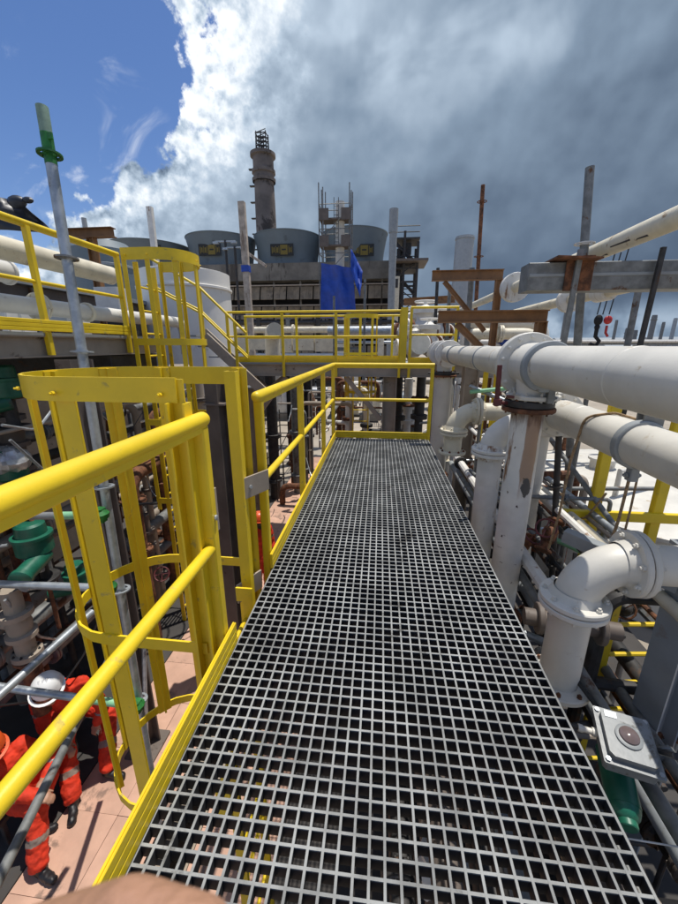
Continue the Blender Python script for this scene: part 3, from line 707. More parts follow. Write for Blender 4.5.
pole(aY(562, 560, 5.0), aY(590, 167, 5.0), .045, 'stout grey scaffold pole with one wide collar, tallest on the right beside the grey beam', GALD, cups=(.845,), cm=WOLD)
qq = aY(484, 300, 12); pole((qq.x, 12, FL), aY(483, 185, 12), .055, 'rusty brown scaffold pole with three collars, standing alone against dark clouds', RST, cups=(.955, .80, .66, .54))
qq = aY(574, 600, 3.5); pole((qq.x, 3.5, FL), aY(560, 415, 3.5), .028, 'dark scaffold pole standing behind the lower white header, below the hanging rope', DRK, cups=(.62, .83))
qq = aY(632, 330, 7); pole((qq.x, 7, FL), aY(640, 283, 7), .05, 'thin grey pole under the grey beam at the right, leaning slightly', GALD, cups=())
b = MB(); q0 = aY(546, 238, 5.0)

# crane hooks hanging far off
ch = aY(598, 322, 24)
hk = thing('crane_hook', ch, 'black crane hook block hanging on two wires under the grey beam', 'hook', 'crane hooks hanging in the distance')
b = MB(); b.ball(ch + V((0, 0, .1)), .3, 12, 8, (.8, .5, 1)); b.ball(ch - V((0, 0, .28)), .17, 10, 7, (.9, .7, 1)); b.build('block', BLK, hk)
b = MB(); b.tube([ch + V((0, 0, -.4)), ch + V((0, 0, -.8)), ch + V((.25, 0, -1.05)), ch + V((.1, 0, -1.35)), ch + V((-.25, 0, -1.2))], .11, 8); b.build('hook', BLK, hk)
b = MB()
for dx in (-.12, .18): b.tube([ch + V((dx, 0, .4)), ch + V((dx + .35, 0, 3.6))], .035, 5)
b.build('wire', CBL, hk)
ch = aY(608, 320, 24)
hk = thing('crane_hook', ch, 'small red crane hook hanging just right of the black block', 'hook', 'crane hooks hanging in the distance')
b = MB(); b.ball(ch, .24, 10, 7, (1, .6, 1)); b.build('block', RED, hk)
b = MB(); b.tube([ch + V((0, 0, -.3)), ch + V((0, 0, -.7)), ch + V((.15, 0, -.9))], .07, 7); b.build('hook', RED, hk)
b = MB(); b.tube([ch + V((0, 0, .3)), ch + V((.4, 0, 4))], .035, 5); b.build('wire', CBL, hk)

# junction box and green actuator beside the walkway
jc = V(aX(626, 742, 1.22))
ja = thing('valve_actuator', jc, 'green valve actuator topped by a grey switch box with a round window', 'actuator')
Mr = Matrix.Rotation(R(-14), 3, 'Z') @ Matrix.Rotation(R(12), 3, 'X')
def J(x, y, z): return jc + Mr @ V((x, y, z))
b = MB(); b.box(J(0, 0, -.035), (.21, .23, .06), Mr, .012); b.box(J(0, 0, .005), (.235, .255, .02), Mr, .006); b.box(J(0, 0, .03), (.19, .21, .03), Mr, .018)
sb_ = b.build('switch_box', BOXG, ja)
b = MB(); b.lathe(J(.0, .0, .044), Mr @ V((0, 0, 1)), [(.055, 0), (.055, .008), (.043, .012)], 24); b.build('lid_ring', BOXG, sb_)
b = MB(); b.lathe(J(.0, .0, .055), Mr @ V((0, 0, 1)), [(.042, 0), (.039, .008), (.025, .016), (.0, .019)], 24); b.build('window', GLS, sb_)
b = MB()
for sx in (-1, 1):
    for sy in (-1, 1): b.lathe(J(sx * .10, sy * .11, .012), Mr @ V((0, 0, 1)), [(.011, 0), (.011, .012)], 6)
b.build('lid_screws', GAL, sb_)
MB().box(J(-.055, .085, .0465), (.05, .03, .003), Mr, .0005).build('rating_plate', GAL, sb_)
MB().tube(fillet([J(-.19, .02, -.03), J(-.27, .03, -.05), J(-.25, .2, -.3), J(-.1, .5, -.5)], .08), .011, 8).build('cable', CBL, ja)
b = MB(); b.lathe(J(-.11, .02, -.03), Mr @ V((-1, 0, 0)), [(.02, 0), (.02, .02), (.014, .02), (.014, .06), (.018, .06), (.018, .08)], 10); b.build('cable_gland', WHT, ja)
b = MB(); b.tube([J(0, .06, -.2), J(0, -.17, -.22)], .07, 18); b.ball(J(0, -.17, -.22), .068, 14, 8); b.build('cylinder', GRN, ja)
b = MB(); b.tube([J(0, .02, -.06), J(0, .02, -.5)], .045, 14); b.disc(J(0, .02, -.45), (0, 0, 1), .1, .04); b.build('yoke', DRK, ja)
b = MB(); b.disc(J(0, -.235, -.22), Mr @ V((0, 1, 0)), .04, .03, 14); b.build('end_cap', GRN, ja)

# grey column, conduits and pipes at the lower right
gc = thing('steel_column', V(aX(660, 640, 1.95)), 'wide grey steel column at the right edge below the large white elbow', 'column')
q = V(aX(668, 650, 2.05)); b = MB(); b.ibeam((q.x + .05, q.y, FL), (q.x + .05, q.y, .12), .2, .2, .016, .012, up=(1, .25, 0)); b.build('shaft', LGY, gc)
b = MB(); b.prism((q.x - .55, q.y + .5, -.05), (q.x - .05, q.y, -.12), .09, .1, None, .004); b.build('cross_arm', GRY, gc)
b = MB(); b.box((q.x + .05, q.y, .135), (.26, .26, .025), ch=.003); b.build('cap_plate', GRY, gc)
LR = 'pipes and conduits running below the right edge of the grating'
k = 0
for (x, z, r, m, y0, y1, lab) in ((.98, -.95, .05, GALD, -1, 6.5, 'grey conduit nearest the grating edge at the lower right'),
        (1.12, -1.0, .06, TAND, -1, 7, 'brownish pipe alongside the grey conduit at the lower right'),
        (1.34, -.62, .035, GALD, -1, 6, 'thin grey conduit passing under the large white elbow'),
        (1.52, -.95, .06, GRY, -1, 7.5, 'grey pipe along the foot of the grey column at the right edge'),
        (1.95, -.25, .045, CRM, .6, 7, 'pale cream pipe with dark flanges, running beyond the lower white header'),
        (2.15, -.22, .033, GAL, .6, 7.5, 'slim grey tube running beside the pale cream pipe beyond the header')):
    fl = [((x, 2.9, z), (0, 1, 0), r * 2, .05), ((x, 2.55, z), (0, 1, 0), r * 2, .05)] if m is CRM else ()
    pipe('conduit', lab, 'pipe', [(x, y0, z), (x, y1, z)], r, m, group=LR, flanges=fl, fm=WOLD, n=12)
rope([(1.28, 2.25, .12), (1.22, 2.05, -.55), (1.32, 1.75, -.62), (1.36, 1.45, -.45), (1.3, 1.3, -.28)], .014, 'black cable drooping below the large white elbow to the switch box', CBL, 'black_cable', 'cable')
rope([(.80, 1.0, -.30), (1.6, .95, -.26), (2.2, .95, -.2)], .003, 'thin bare wire stretched to the right below the switch box', GAL, 'wire', 'wire')
rv = thing('rusty_valve', V((1.38, 2.35, -.35)), 'rusty hand valve tucked beneath the large white elbow', 'valve')
b = MB(); b.lathe((1.38, 2.35, -.6), (0, 0, 1), [(.05, 0), (.1, .02), (.1, .06), (.06, .1), (.08, .2), (.04, .3), (.03, .4)], 16); b.build('body', DRK, rv)
b = MB(); b.tube([(1.38 + .1 * math.cos(a * .5236), 2.35 + .1 * math.sin(a * .5236), -.2) for a in range(13)], .012, 6); b.prism((1.28, 2.35, -.2), (1.48, 2.35, -.2), .014, .014); b.build('handwheel', RST, rv)
b = MB(); b.tube([(1.1, 2.4, -.5), (1.7, 2.3, -.5)], .06, 14); b.disc((1.2, 2.385, -.5), (1, -.16, 0), .11, .04); b.disc((1.58, 2.32, -.5), (1, -.16, 0), .11, .04); b.build('side_pipe', TAND, rv)

# yellow ladder and guard frame on the lower right
ly = thing('yellow_ladder', V(aZ(620, 720, -1.6)), 'short yellow ladder seen through the gap beside the grey column', 'ladder')
p = V((1.95, 2.75, 0))
for dx in (0, .42):
    b = MB(); b.prism((p.x + dx, p.y + .1 * dx, FL), (p.x + dx, p.y + .1 * dx, -.35), .07, .03, (1, .1, 0), .004); b.build('stile', YEL, ly)
z = FL + .3
while z < -.4:
    b = MB(); b.tube([(p.x + .03, p.y, z), (p.x + .39, p.y + .04, z)], .018, 8); b.build('rung', YEL, ly); z += .3
yf = thing('guard_rail', (3.1, 4.2, -.8), 'yellow guard frame below the white headers, in front of the white tank', 'guard rail')
for px_, top in ((600, 396), (664, 408)):
    q = V(aY(px_, 480, 3.7)); b = MB(); b.prism((q.x, 3.7, -1.2), (q.x, 3.7, 1.05), .10, .07, (1, 0, 0), .008); b.build('post', YEL, yf)
a0 = aY(560, 512, 3.7); b = MB(); b.prism((a0.x, 3.66, a0.z), (4.2, 3.66, a0.z), .05, .10, (0, 1, 0), .006); b.build('mid_rail', YEL, yf)
b = MB(); b.prism((a0.x, 3.66, .98), (4.2, 3.66, .98), .05, .06, (0, 1, 0), .006); b.build('top_rail', YEL, yf)

# white tank behind
wt = thing('white_tank', (5.6, 8.4, FL), 'broad white sunlit tank roof low on the right, behind the yellow frame', 'tank')
b = MB(); b.lathe((6.3, 8.3, FL), (0, 0, 1), [(3.0, 0), (3.0, 1.55), (3.04, 1.57), (3.04, 1.63)], 48, False); b.build('shell', WHT, wt)
b = MB(); b.lathe((6.3, 8.3, FL + 1.62), (0, 0, 1), [(3.04, 0), (2.2, .14), (1.2, .24), (.0, .28)], 48, False); b.build('roof', WHT, wt)
b = MB(); b.tube([(4.6, 7.2, FL + 1.7), (4.6, 7.2, FL + 2.3), (5.6, 7.6, FL + 2.3)], .05, 8); b.build('vent_pipe', WHT, wt); b = MB(); b.lathe((5.2, 8.8, FL + 1.7), (0, 0, 1), [(.25, 0), (.25, .35), (.3, .35), (.3, .4)], 16); b.build('roof_nozzle', WHT, wt)
# ------------------------------------------------------------------ cross platform beyond the walkway, stair, third cage
CPZ = 1.03
cp = thing('cross_platform', (-1, 8.2, CPZ), 'tan platform crossing the view beyond the walkway, carried on diagonal braces', 'platform')
b = MB(); b.ibeam((-3.3, 8.2, CPZ - .16), (2.4, 8.2, CPZ - .16), .26, .12); b.build('edge_beam', TAN, cp)
b = MB(); b.ibeam((-3.3, 9.3, CPZ - .16), (2.4, 9.3, CPZ - .16), .26, .12); b.build('edge_beam', TAN, cp)
b = MB(); b.box((-.45, 8.75, CPZ - .012), (5.7, 1.2, .03), ch=.003); b.build('deck_plate', GRY, cp)
for x in (.22, -3.0):
    b = MB(); b.ibeam((x, 8.35, FL), (x, 8.35, CPZ - .30), .30, .30, .02, .014, up=(1, 0, 0)); b.build('column', TAN, cp)
for x0, x1 in ((-.75, .05), (-2.1, -2.85)):
    b = MB(); b.prism((x0, 8.3, CPZ - .32), (x1, 8.3, CPZ - 1.25), .1, .1, (0, 1, 0), .006); b.build('brace', TAN, cp)
b = MB(); b.prism((-2.95, 8.6, CPZ - .9), (-2.2, 8.6, CPZ - .32), .09, .09, (0, 1, 0), .006); b.build('brace', TAN, cp)

def rail(label, x0, x1, y, z, posts, toe_y=None, h=1.04, low=None):
    r = thing('guard_rail', ((x0 + x1) / 2, y, z), label, 'guard rail', 'yellow guard rails of the cross platform')
    b = MB(); b.tube([(x0, y, z + h), (x1, y, z + h)], .026, 10); b.build('top_rail', YEL, r)
    b = MB(); b.tube([(x0, y, z + h * .52), (x1, y, z + h * .52)], .022, 10); b.build('mid_rail', YEL, r)
    for x in posts:
        b = MB(); b.prism((x, y, z - .3), (x, y, z + h - .02), .055, .055, (1, 0, 0), .006); b.build('post', YEL, r)
    b = MB(); b.box(((x0 + x1) / 2, y + .04, z + .06), (abs(x1 - x0), .012, .12), ch=.002); b.box(((x0 + x1) / 2, y + .028, z + .06), (abs(x1 - x0) - .01, .012, .05), ch=.003); b.build('toe_board', YEL, r)
xx = lambda px_, y=8.13: aY(px_, 345, y).x
rail('long left section of yellow rail along the near edge of the cross platform', xx(228), xx(404), 8.13, CPZ, [xx(p) for p in (229, 283, 336, 400)])
rail('short yellow rail section on the cross platform, beside the white valves', xx(409), xx(456), 8.13, CPZ, [xx(410), xx(455)], h=1.1)
rail('yellow rail along the far edge of the cross platform, seen through the nearer one', xx(246, 9.38), xx(400, 9.38), 9.38, CPZ, [xx(p, 9.38) for p in (247, 297, 345, 372, 392)])
b = MB(); b.prism((xx(403), 8.1, CPZ - .1), (xx(403), 8.1, CPZ + 1.1), .14, .1, (1, 0, 0), .008); tag(b.build('heavy_post', YEL), 'heavy yellow post where the two near rails of the cross platform meet', 'post')
cage((xx(362, 9.9), 9.75, CPZ), 'small yellow ladder cage beyond the cross platform, in front of the blue tarp', 2.05, (2.05, 1.2, .3), .1, W=.8, Dp=.78, bar=.06, rot=math.pi / 2, ladder=(FL, 1.0))

st = thing('stair', (-3.9, 8, CPZ), 'short stair with yellow handrails stepping down in front of the white tank', 'stair')
for y in (7.7, 8.55):
    b = MB(); t0 = aY(199, 287, y); t1 = aY(246, 333, y)
    b.tube([t0 + V((-1.1, 0, .62)), t0, t1], .026, 10); b.build('handrail', YEL, st)
    b = MB(); b.tube([t0 + V((-1.1, 0, .05)), t0 - V((0, 0, .5)), t1 - V((0, 0, .5))], .022, 10); b.build('mid_rail', YEL, st)
    b = MB()
    for p in (t0, t0.lerp(t1, .75)): b.prism(p - V((0, 0, 1.15)), p, .055, .055, (1, 0, 0), .006)
    b.build('post', YEL, st)
    s0 = t0 - V((0, 0, .95)); s1 = t1 - V((-.35, 0, 1.25)); b = MB(); b.channel(s0, s1, .2, .06, .01, (0, 1, 0)); b.build('stringer', TAN, st)
for k in range(6):
    p = s0.lerp(s1, (k + .5) / 6); b = MB(); b.box((p.x, 8.12, p.z), (.22, .78, .03), ch=.003); b.build('tread', GRY, st)

tk = thing('white_tank', (-5.75, 12.0, FL), 'tall white cylindrical tank on the left behind the stair and cage', 'tank')
TR = 1.36; tc_ = V((aY(227, 285, 12).x - TR, 12.0, FL))
b = MB(); b.lathe(tc_, (0, 0, 1), [(TR, 0), (TR, 6.35)], 56, False); b.build('shell', TNKW, tk)
b = MB(); b.lathe(tc_ + V((0, 0, 6.2)), (0, 0, 1), [(TR + .005, 0), (TR + .05, .02), (TR + .05, .08), (TR + .005, .1)], 56, False); b.build('stiffener_ring', TNKW, tk)
b = MB(); b.lathe(tc_ + V((0, 0, 6.35)), (0, 0, 1), [(TR, 0), (TR, .35), (TR - .03, .36), (TR * .5, .5), (0, .55)], 56, False); b.build('roof', TNKW, tk)

# ------------------------------------------------------------------ machinery under the left platform
LM = 'valves and pipes in the shade under the left platform'
def valve_act(p, label, s=1.0, wrap=False, rz=0):
    p = V(p); t = thing('motor_valve', p, label, 'valve', LM); M3 = Matrix.Rotation(rz, 3, 'Z')
    def Q(x, y, z): return p + M3 @ V((x, y, z)) * s
    b = MB(); b.lathe(Q(0, 0, 0), (0, 0, 1), [(.10 * s, 0), (.115 * s, .015 * s), (.115 * s, .12 * s), (.125 * s, .125 * s), (.125 * s, .145 * s), (.095 * s, .15 * s), (.09 * s, .22 * s), (.075 * s, .235 * s)], 24); b.build('motor_housing', GRN, t)
    b = MB(); b.tube([Q(.05, 0, -.02), Q(.02, -.22, -.06)], .062 * s, 16); b.lathe(Q(.02, -.22, -.06), M3 @ V((0, -1, -.2)), [(.07 * s, 0), (.07 * s, .03 * s), (.05 * s, .045 * s)], 16); b.build('gear_box', GRN, t)
    b = MB(); b.lathe(Q(0, 0, -.22), (0, 0, 1), [(.05 * s, 0), (.05 * s, .22 * s)], 14); b.disc(Q(0, 0, -.22), (0, 0, 1), .11 * s, .03 * s); b.build('yoke', DRK, t)
    b = MB(); b.tube(fillet([Q(-.13, -.05, .10), Q(-.26, -.07, .1), Q(-.27, -.08, -.2)], .05), .012 * s, 7); b.build('conduit_loop', GAL, t)
    b = MB(); b.lathe(Q(.03, -.18, -.12), M3 @ V((-.3, -1, -.2)), [(.03 * s, 0), (.03 * s, .04 * s), (.045 * s, .04 * s), (.045 * s, .06 * s)], 10); b.build('gland', GAL, t)
    if wrap:
        b = MB(); random.seed(3); b.ball(Q(0, 0, .14), .15 * s, 18, 10, (1, 1, .75)); 
        b.v = [(x + random.uniform(-.018, .018), y + random.uniform(-.018, .018), z + random.uniform(-.014, .014)) for x, y, z in b.v]; b.build('foil_wrap', FOIL, t, ang=12)
    return t
valve_act(aX(36, 552, -3.3), 'green motor valve on the far left, conduit looping round its round cap', 1.35, rz=.3)
valve_act(aX(78, 583, -3.45), 'green motor lying low between the grey scaffold tubes on the left', 1.1, rz=-1.2)
valve_act(aX(12, 478, -3.7), 'green motor wrapped in crumpled silver foil at the left edge', 1.3, True, rz=.9)
valve_act(aX(6, 398, -3.8), 'green motor highest on the far left, under the platform beam', 1.4, rz=-.4)
def vstack(px_, pyb, X_, label, r, h, m=TAN):
    p = V(aX(px_, pyb, X_)); t = thing('valve_column', p, label, 'valve', LM)
    b = MB(); b.lathe(p, (0, 0, 1), [(r * 1.5, 0), (r * 1.5, .05), (r, .055), (r, h * .3), (r * 1.5, h * .3 + .005), (r * 1.5, h * .3 + .05), (r * 1.1, h * .3 + .06), (r * 1.25, h * .5), (r * 1.0, h * .6), (r * 1.6, h * .62), (r * 1.6, h * .62 + .05), (r * .95, h * .62 + .055), (r * .95, h)], 24); b.build('body', m, t)
    b = MB(); b.tube([p + V((0, 0, h * .48)), p + V((-.9, .1, h * .48))], r * .8, 16); b.disc(p + V((-.3, .033, h * .48)), (1, -.1, 0), r * 1.4, .05); b.disc(p + V((-.36, .04, h * .48)), (1, -.1, 0), r * 1.4, .05); b.build('side_pipe', m, t)
    b = MB(); b.tube([p + V((0, 0, -.7)), p + V((0, 0, 0))], r * 1.0, 16); b.disc(p + V((0, 0, -.03)), (0, 0, 1), r * 1.5, .03); b.build('lower_pipe', RST if m is TAN else m, t)
    b = MB(); b.bolts(p + V((0, 0, .025)), (0, 0, 1), r * 1.25, 8, .05, .012); b.build('bolt_circle', DRK, t)
    return t
vstack(28, 655, -3.35, 'grey-beige flanged valve column at the far left, among the scaffold tubes', .085, .75)
vstack(20, 470, -3.9, 'dull beige valve column under the green motors on the left', .10, .9, TAND)
vstack(150, 560, -3.6, 'dull valve column in shade seen through the bars of the near cage', .09, .8, TAND)
random.seed(21)
desc = ['thick dark', 'slim grey', 'rusty brown', 'beige', 'black', 'weathered grey']
ms = [DRK, GALD, RST, TAN, DRK, GALD]
# pipes behind: some upright, some along the platform, some across
spots_ = [(-4.0, 2.0), (-4.3, 2.5), (-4.1, 3.1), (-4.6, 3.4), (-4.2, 3.8), (-4.8, 4.2), (-4.1, 4.7), (-4.4, 5.3), (-3.9, 5.9), (-3.2, 6.3), (-3.6, 6.8), (-2.9, 7.2), (-5.0, 2.8), (-5.2, 3.7), (-3.5, 4.6), (-3.75, 5.3)]
for i, (x, y) in enumerate(spots_):
    k = i % 6; r_ = random.choice((.04, .055, .08, .1)); zt = random.uniform(-.4, 1.2); zz = zt - random.uniform(.3, 1.2)
    fl = [((x, y, zz), (0, 0, 1), r_ * 1.8, .07), ((x, y, zz - .8), (0, 0, 1), r_ * 1.7, .04)]
    pts = [(x, y, FL), (x, y, zt), (x + random.uniform(-.8, -.3), y + random.uniform(-.2, .3), zt)] if i % 2 else [(x, y, FL), (x, y, zt), (x, y + random.uniform(.5, 1.3), zt)]
    pipe('riser_pipe', '%s riser pipe in the shaded clutter of pipework under the left platform' % desc[k], 'pipe', pts, r_, ms[k], group='%s riser pipes under the left platform' % desc[k], flanges=fl, n=12, fm=[DRK, GALD, RST, TAND, DRK, TAN][k])
for i, (x, z) in enumerate([(-4.0, -.15), (-4.05, -.7), (-4.2, .35), (-3.7, -1.5), (-4.4, -1.1), (-3.9, -2.2), (-4.6, .8), (-4.5, -1.9)]):
    k = (i * 2 + 1) % 6; r_ = (.045, .07, .06, .09, .05, .08, .06, .1)[i]
    pipe('line_pipe', '%s line pipe running lengthwise under the left platform' % desc[k], 'pipe', [(x, .6, z), (x, 8.0, z)], r_, ms[k], group='%s line pipes under the left platform' % desc[k],
         flanges=[((x, 1.4 + i * .37, z), (0, 1, 0), r_ * 1.8, .07), ((x, 3.3 + i * .41, z), (0, 1, 0), r_ * 1.8, .07)], n=12)
# gauges, boxes, conduits: small clutter
for i in range(26):
    x = random.uniform(-4.3, -3.2); y = random.uniform(1.6, 6.5); z = random.uniform(-2.6, .9); p = V((x, y, z))
    if i % 3 == 0:
        t = thing('pressure_gauge', p, 'small round pressure gauge on a stub among the shaded pipes', 'gauge', 'pressure gauges under the left platform')
        dr = V((.7, -.7, .3)).normalized(); b = MB(); b.lathe(p, dr, [(.055, 0), (.06, .01), (.06, .035), (.052, .04)], 18); b.build('case', GAL, t)
        b = MB(); b.lathe(p + dr * .04, dr, [(.05, 0), (.048, .004)], 18); b.build('dial', WHT, t); b = MB(); b.tube([p, p - V((0, 0, .35))], .012, 7); b.build('stem', GAL, t)
    elif i % 3 == 1:
        t = thing('instrument_box', p, 'small enamelled instrument box bolted among the shaded pipes', 'box', 'instrument boxes under the left platform')
        b = MB(); b.box(p, (.13, .10, .17), Matrix.Rotation(i, 3, 'Z'), .012); b.build('case', LGY if i % 2 else GRY, t); b = MB(); b.tube(fillet([p - V((0, 0, .08)), p - V((0, 0, .3)), p + V((-.4, .2, -.5))], .1), .013, 7); b.build('conduit', CBL, t)
    else:
        t = thing('hand_valve', p, 'hand valve with a spoked wheel among the shaded pipes', 'valve', 'hand valves under the left platform')
        dr = V((random.uniform(.2, .8), -.6, .5)).normalized(); u = dr.cross(V((0, 0, 1))).normalized(); w = dr.cross(u)
        b = MB(); b.tube([p + u * .11 * math.cos(a * .5236) + w * .11 * math.sin(a * .5236) for a in range(13)], .011, 6); b.prism(p - u * .1, p + u * .1, .014, .012, dr, 0); b.prism(p - w * .1, p + w * .1, .014, .012, dr, 0); b.build('handwheel', (RST, GRN, MAR)[i % 3 if i % 2 else 0], t)
        b = MB(); b.tube([p, p - dr * .2], .016, 8); b.lathe(p - dr * .2, -dr, [(.04, 0), (.07, .03), (.07, .1), (.04, .14)], 14); b.build('body', TAND, t)
for i, (a, c) in enumerate((((2, 425), (58, 402)), ((60, 560), (105, 530)), ((5, 600), (60, 640)), ((95, 470), (125, 540)), ((10, 440), (70, 470)))):
    p0, p1 = V(aX(*a, -3.3)), V(aX(*c, -3.4)); tag(MB().tube(fillet([p0, p0.lerp(p1, .5) - V((0, 0, .18)), p1], .2), .014, 7).build('cable', CBL if i % 2 else GAL), '%s cable sagging between the shaded valves on the left' % ('black' if i % 2 else 'grey'), 'cable', 'loose cables on the left')

# scaffold tubes on the left
def stube(a, c, r, label, m, green=None):
    a, c = V(a), V(c); t = thing('scaffold_tube', a, label, 'scaffold tube', 'scaffold tubes at the lower left'); MB().tube([a, c], r, 14).build('tube', m, t)
    if green is not None:
        p0 = a.lerp(c, green); MB().tube([p0, c], r * 1.05, 14).build('painted_end', LGRN, t)
        b = MB(); b.box(c, (.06, .06, .09), ch=.01); b.lathe(c - V((0, 0, .02)), (0, 0, 1), [(.05, 0), (.055, .03), (.03, .06)], 10); b.build('coupler', SGRN, t)
    return t
stube(aD(-30, 517, 2.3), aD(100, 515, 2.35), .024, 'highest scaffold tube at the left edge, green end clamped to the tall pole', GALD, .66)
stube(aD(-30, 583, 2.4), aD(108, 588, 2.35), .024, 'plain grey scaffold tube running level at the left edge, below the green motor', GAL, .93)
stube(aD(-20, 684, 2.6), aD(137, 706, 2.7), .026, 'grey scaffold tube with a pale green end, crossing above the white helmet', GAL, .66)
stube(aD(-20, 713, 2.2), aD(92, 612, 3.0), .027, 'pale grey scaffold tube slanting up to the right over the workers', GAL)
stube(aD(-14, 905, 1.75), aD(118, 640, 3.6), .027, 'weathered scaffold tube slanting steeply across the seated workers', GALD)
pole(aZ(147, 770, FL), aZ(133, 668, -1.9) + V((0, .25, .3)), .024, 'short scaffold post with a foot plate standing on the pink paving inside the cage hoops', GAL, cups=(.05, .9), group=None)

# ------------------------------------------------------------------ clutter on the ground beyond the rails
DK = 'distant pipework beyond the walkway'
random.seed(5)
for i, (px_, py0, y, r_, m, lab) in enumerate(((272, 350, 10.5, .16, DRK, 'dark upright pipe beyond the walkway rail, left of the tripod-like braces'), (296, 350, 11, .14, GALD, 'grey upright pipe beyond the walkway rail, right of the dark one'))):
    x = aY(px_, 420, y).x; b = MB(); pipe('upright_pipe', lab, 'pipe', [(x, y, FL), (x, y, .6)], r_, m, group=DK, flanges=[((x, y, -1.2), (0, 0, 1), r_ * 1.6, .1), ((x, y, -2.6), (0, 0, 1), r_ * 1.5, .06)])
pipe('level_pipe', 'silver horizontal pipe beyond the cross platform rail, at the foot of the blue tarp', 'pipe', [(-2.2, 16, 1.95), (3.2, 16, 1.95)], .2, GAL, flanges=[((-1.8, 16, 1.95), (1, 0, 0), .27, .08)])
q = aY(272, 332, 14)
pipe('level_pipe', 'cream elbow pipe behind the left part of the cross platform rail', 'pipe', [(q.x, 14, -.5), (q.x, 14, q.z), (q.x + .3, 13.3, q.z + .02)], .28, CRM, rad=.5)
for i in range(5):
    q = aY(238 + i * 22, 344, 17); t = thing('beige_panel', q, ('leftmost', 'second from left', 'middle', 'second from right', 'rightmost')[i] + ' of five beige equipment panels behind the cross platform rail', 'panel', 'beige panels behind the cross platform'); b = MB(); b.box(q, (.95, .3, (.7, .5, .75, .55, .65)[i]), ch=.02); b.build('cover', CRM, t); b = MB(); b.box(q - V((0, 0, 1.2)), (.9, .25, 1.3), ch=.02); b.build('base', DRK, t)
for i, (px_, py_, y, s) in enumerate(((352, 415, 13, .9), (372, 408, 12, .6), (318, 398, 15, 1.1), (300, 420, 14, .7), (262, 440, 10, .5), (372, 420, 10.5, .5), (345, 402, 16, 1.0), (270, 415, 12, .6))):
    q = aZ(px_, py_, FL); t = thing('ground_equipment', q, ('pale crate', 'dark pump', 'silver drum', 'grey bin', 'dark skid', 'pale cabinet', 'silver tank', 'grey pump set')[i] + ' standing on the sunlit ground beyond the walkway', 'equipment', None)
    m = (CRM, DRK, FOIL, GRY, DRK, WOLD, LGY, GALD)[i]
    b = MB()
    if i in (2, 6): b.tube([q + V((-s * .8, 0, s * .5)), q + V((s * .8, .1, s * .5))], s * .42, 18)
    else: b.box(q + V((0, 0, s * .35)), (s, s * .7, s * .7), Matrix.Rotation(i * .7, 3, 'Z'), .04)
    b.build('body', m, t)
    b = MB(); b.box(q + V((0, 0, .04)), (s * 1.5, s * .9, .08), ch=.01); b.tube([q + V((s * .3, 0, s * .5)), q + V((s * .3, 0, s * 1.2)), q + V((s * .9, .2, s * 1.2))], s * .07, 8); b.build('skid', DRK if m is not DRK else GALD, t)
# low scaffold racks
def rack(p, w, d, h, label, m=GALD, n=3):
    p = V(p); t = thing('scaffold_rack', p, label, 'scaffold', 'scaffold racks standing below the walkway')
    for sx in (0, w):
        for sy in (0, d):
            b = MB(); b.tube([p + V((sx, sy, 0)), p + V((sx, sy, h))], .024, 8); b.build('standard', m, t)
    b = MB()
    for k in range(1, n + 1):
        z = h * k / (n + .3)
        for sy in (0, d): b.tube([p + V((0, sy, z)), p + V((w, sy, z))], .02, 6)
        for sx in (0, w): b.tube([p + V((sx, 0, z)), p + V((sx, d, z))], .02, 6)
    b.tube([p + V((0, 0, .2)), p + V((w, 0, h * .9))], .016, 6); b.build('ledger', m, t)
    return t
rack(aZ(272, 470, FL), .9, 1.4, 2.1, 'rusty scaffold rack standing on the pink paving, left of the far walkway rail', DRK, 4)
rack(aZ(300, 432, FL), 1.2, 1.6, 3.0, 'grey scaffold rack farther back on the paving, seen between the rail posts', GALD, 5)
rack(aZ(262, 500, FL), .5, .8, 1.3, 'low dark trestle on the paving next to the standing worker', DRK, 2)
rack(aZ(380, 425, FL), 1.5, 1.5, 2.6, 'scaffold rack seen through the end rail of the walkway', GAL, 4)
rack(aZ(238, 430, FL), 1.1, 1.6, 3.3, 'tall scaffold rack on the left beyond the brown column', DRK, 5)
b = MB(); pq = aZ(150, 520, -2.0)
for i, (px_, py_, y, m, lab) in enumerate(((290, 382, 14, DRK, 'dark steel column beyond the walkway, left of the diagonal brace'), (308, 392, 13, DRK, 'second dark steel column beyond the walkway, behind the rail'), (470, 380, 7.2, TAN, 'tan steel column behind the farther upright white pipe'))):
    x = aY(px_, py_, y).x; t = thing('steel_column', (x, y, FL), lab, 'column'); b = MB(); b.ibeam((x, y, FL), (x, y, .95 if i < 2 else 1.05), .26, .26, .02, .015, up=(1, 0, 0)); b.build('shaft', m, t); b = MB(); b.box((x, y, FL + .02), (.45, .45, .04), ch=.004); b.build('base_plate', m, t)

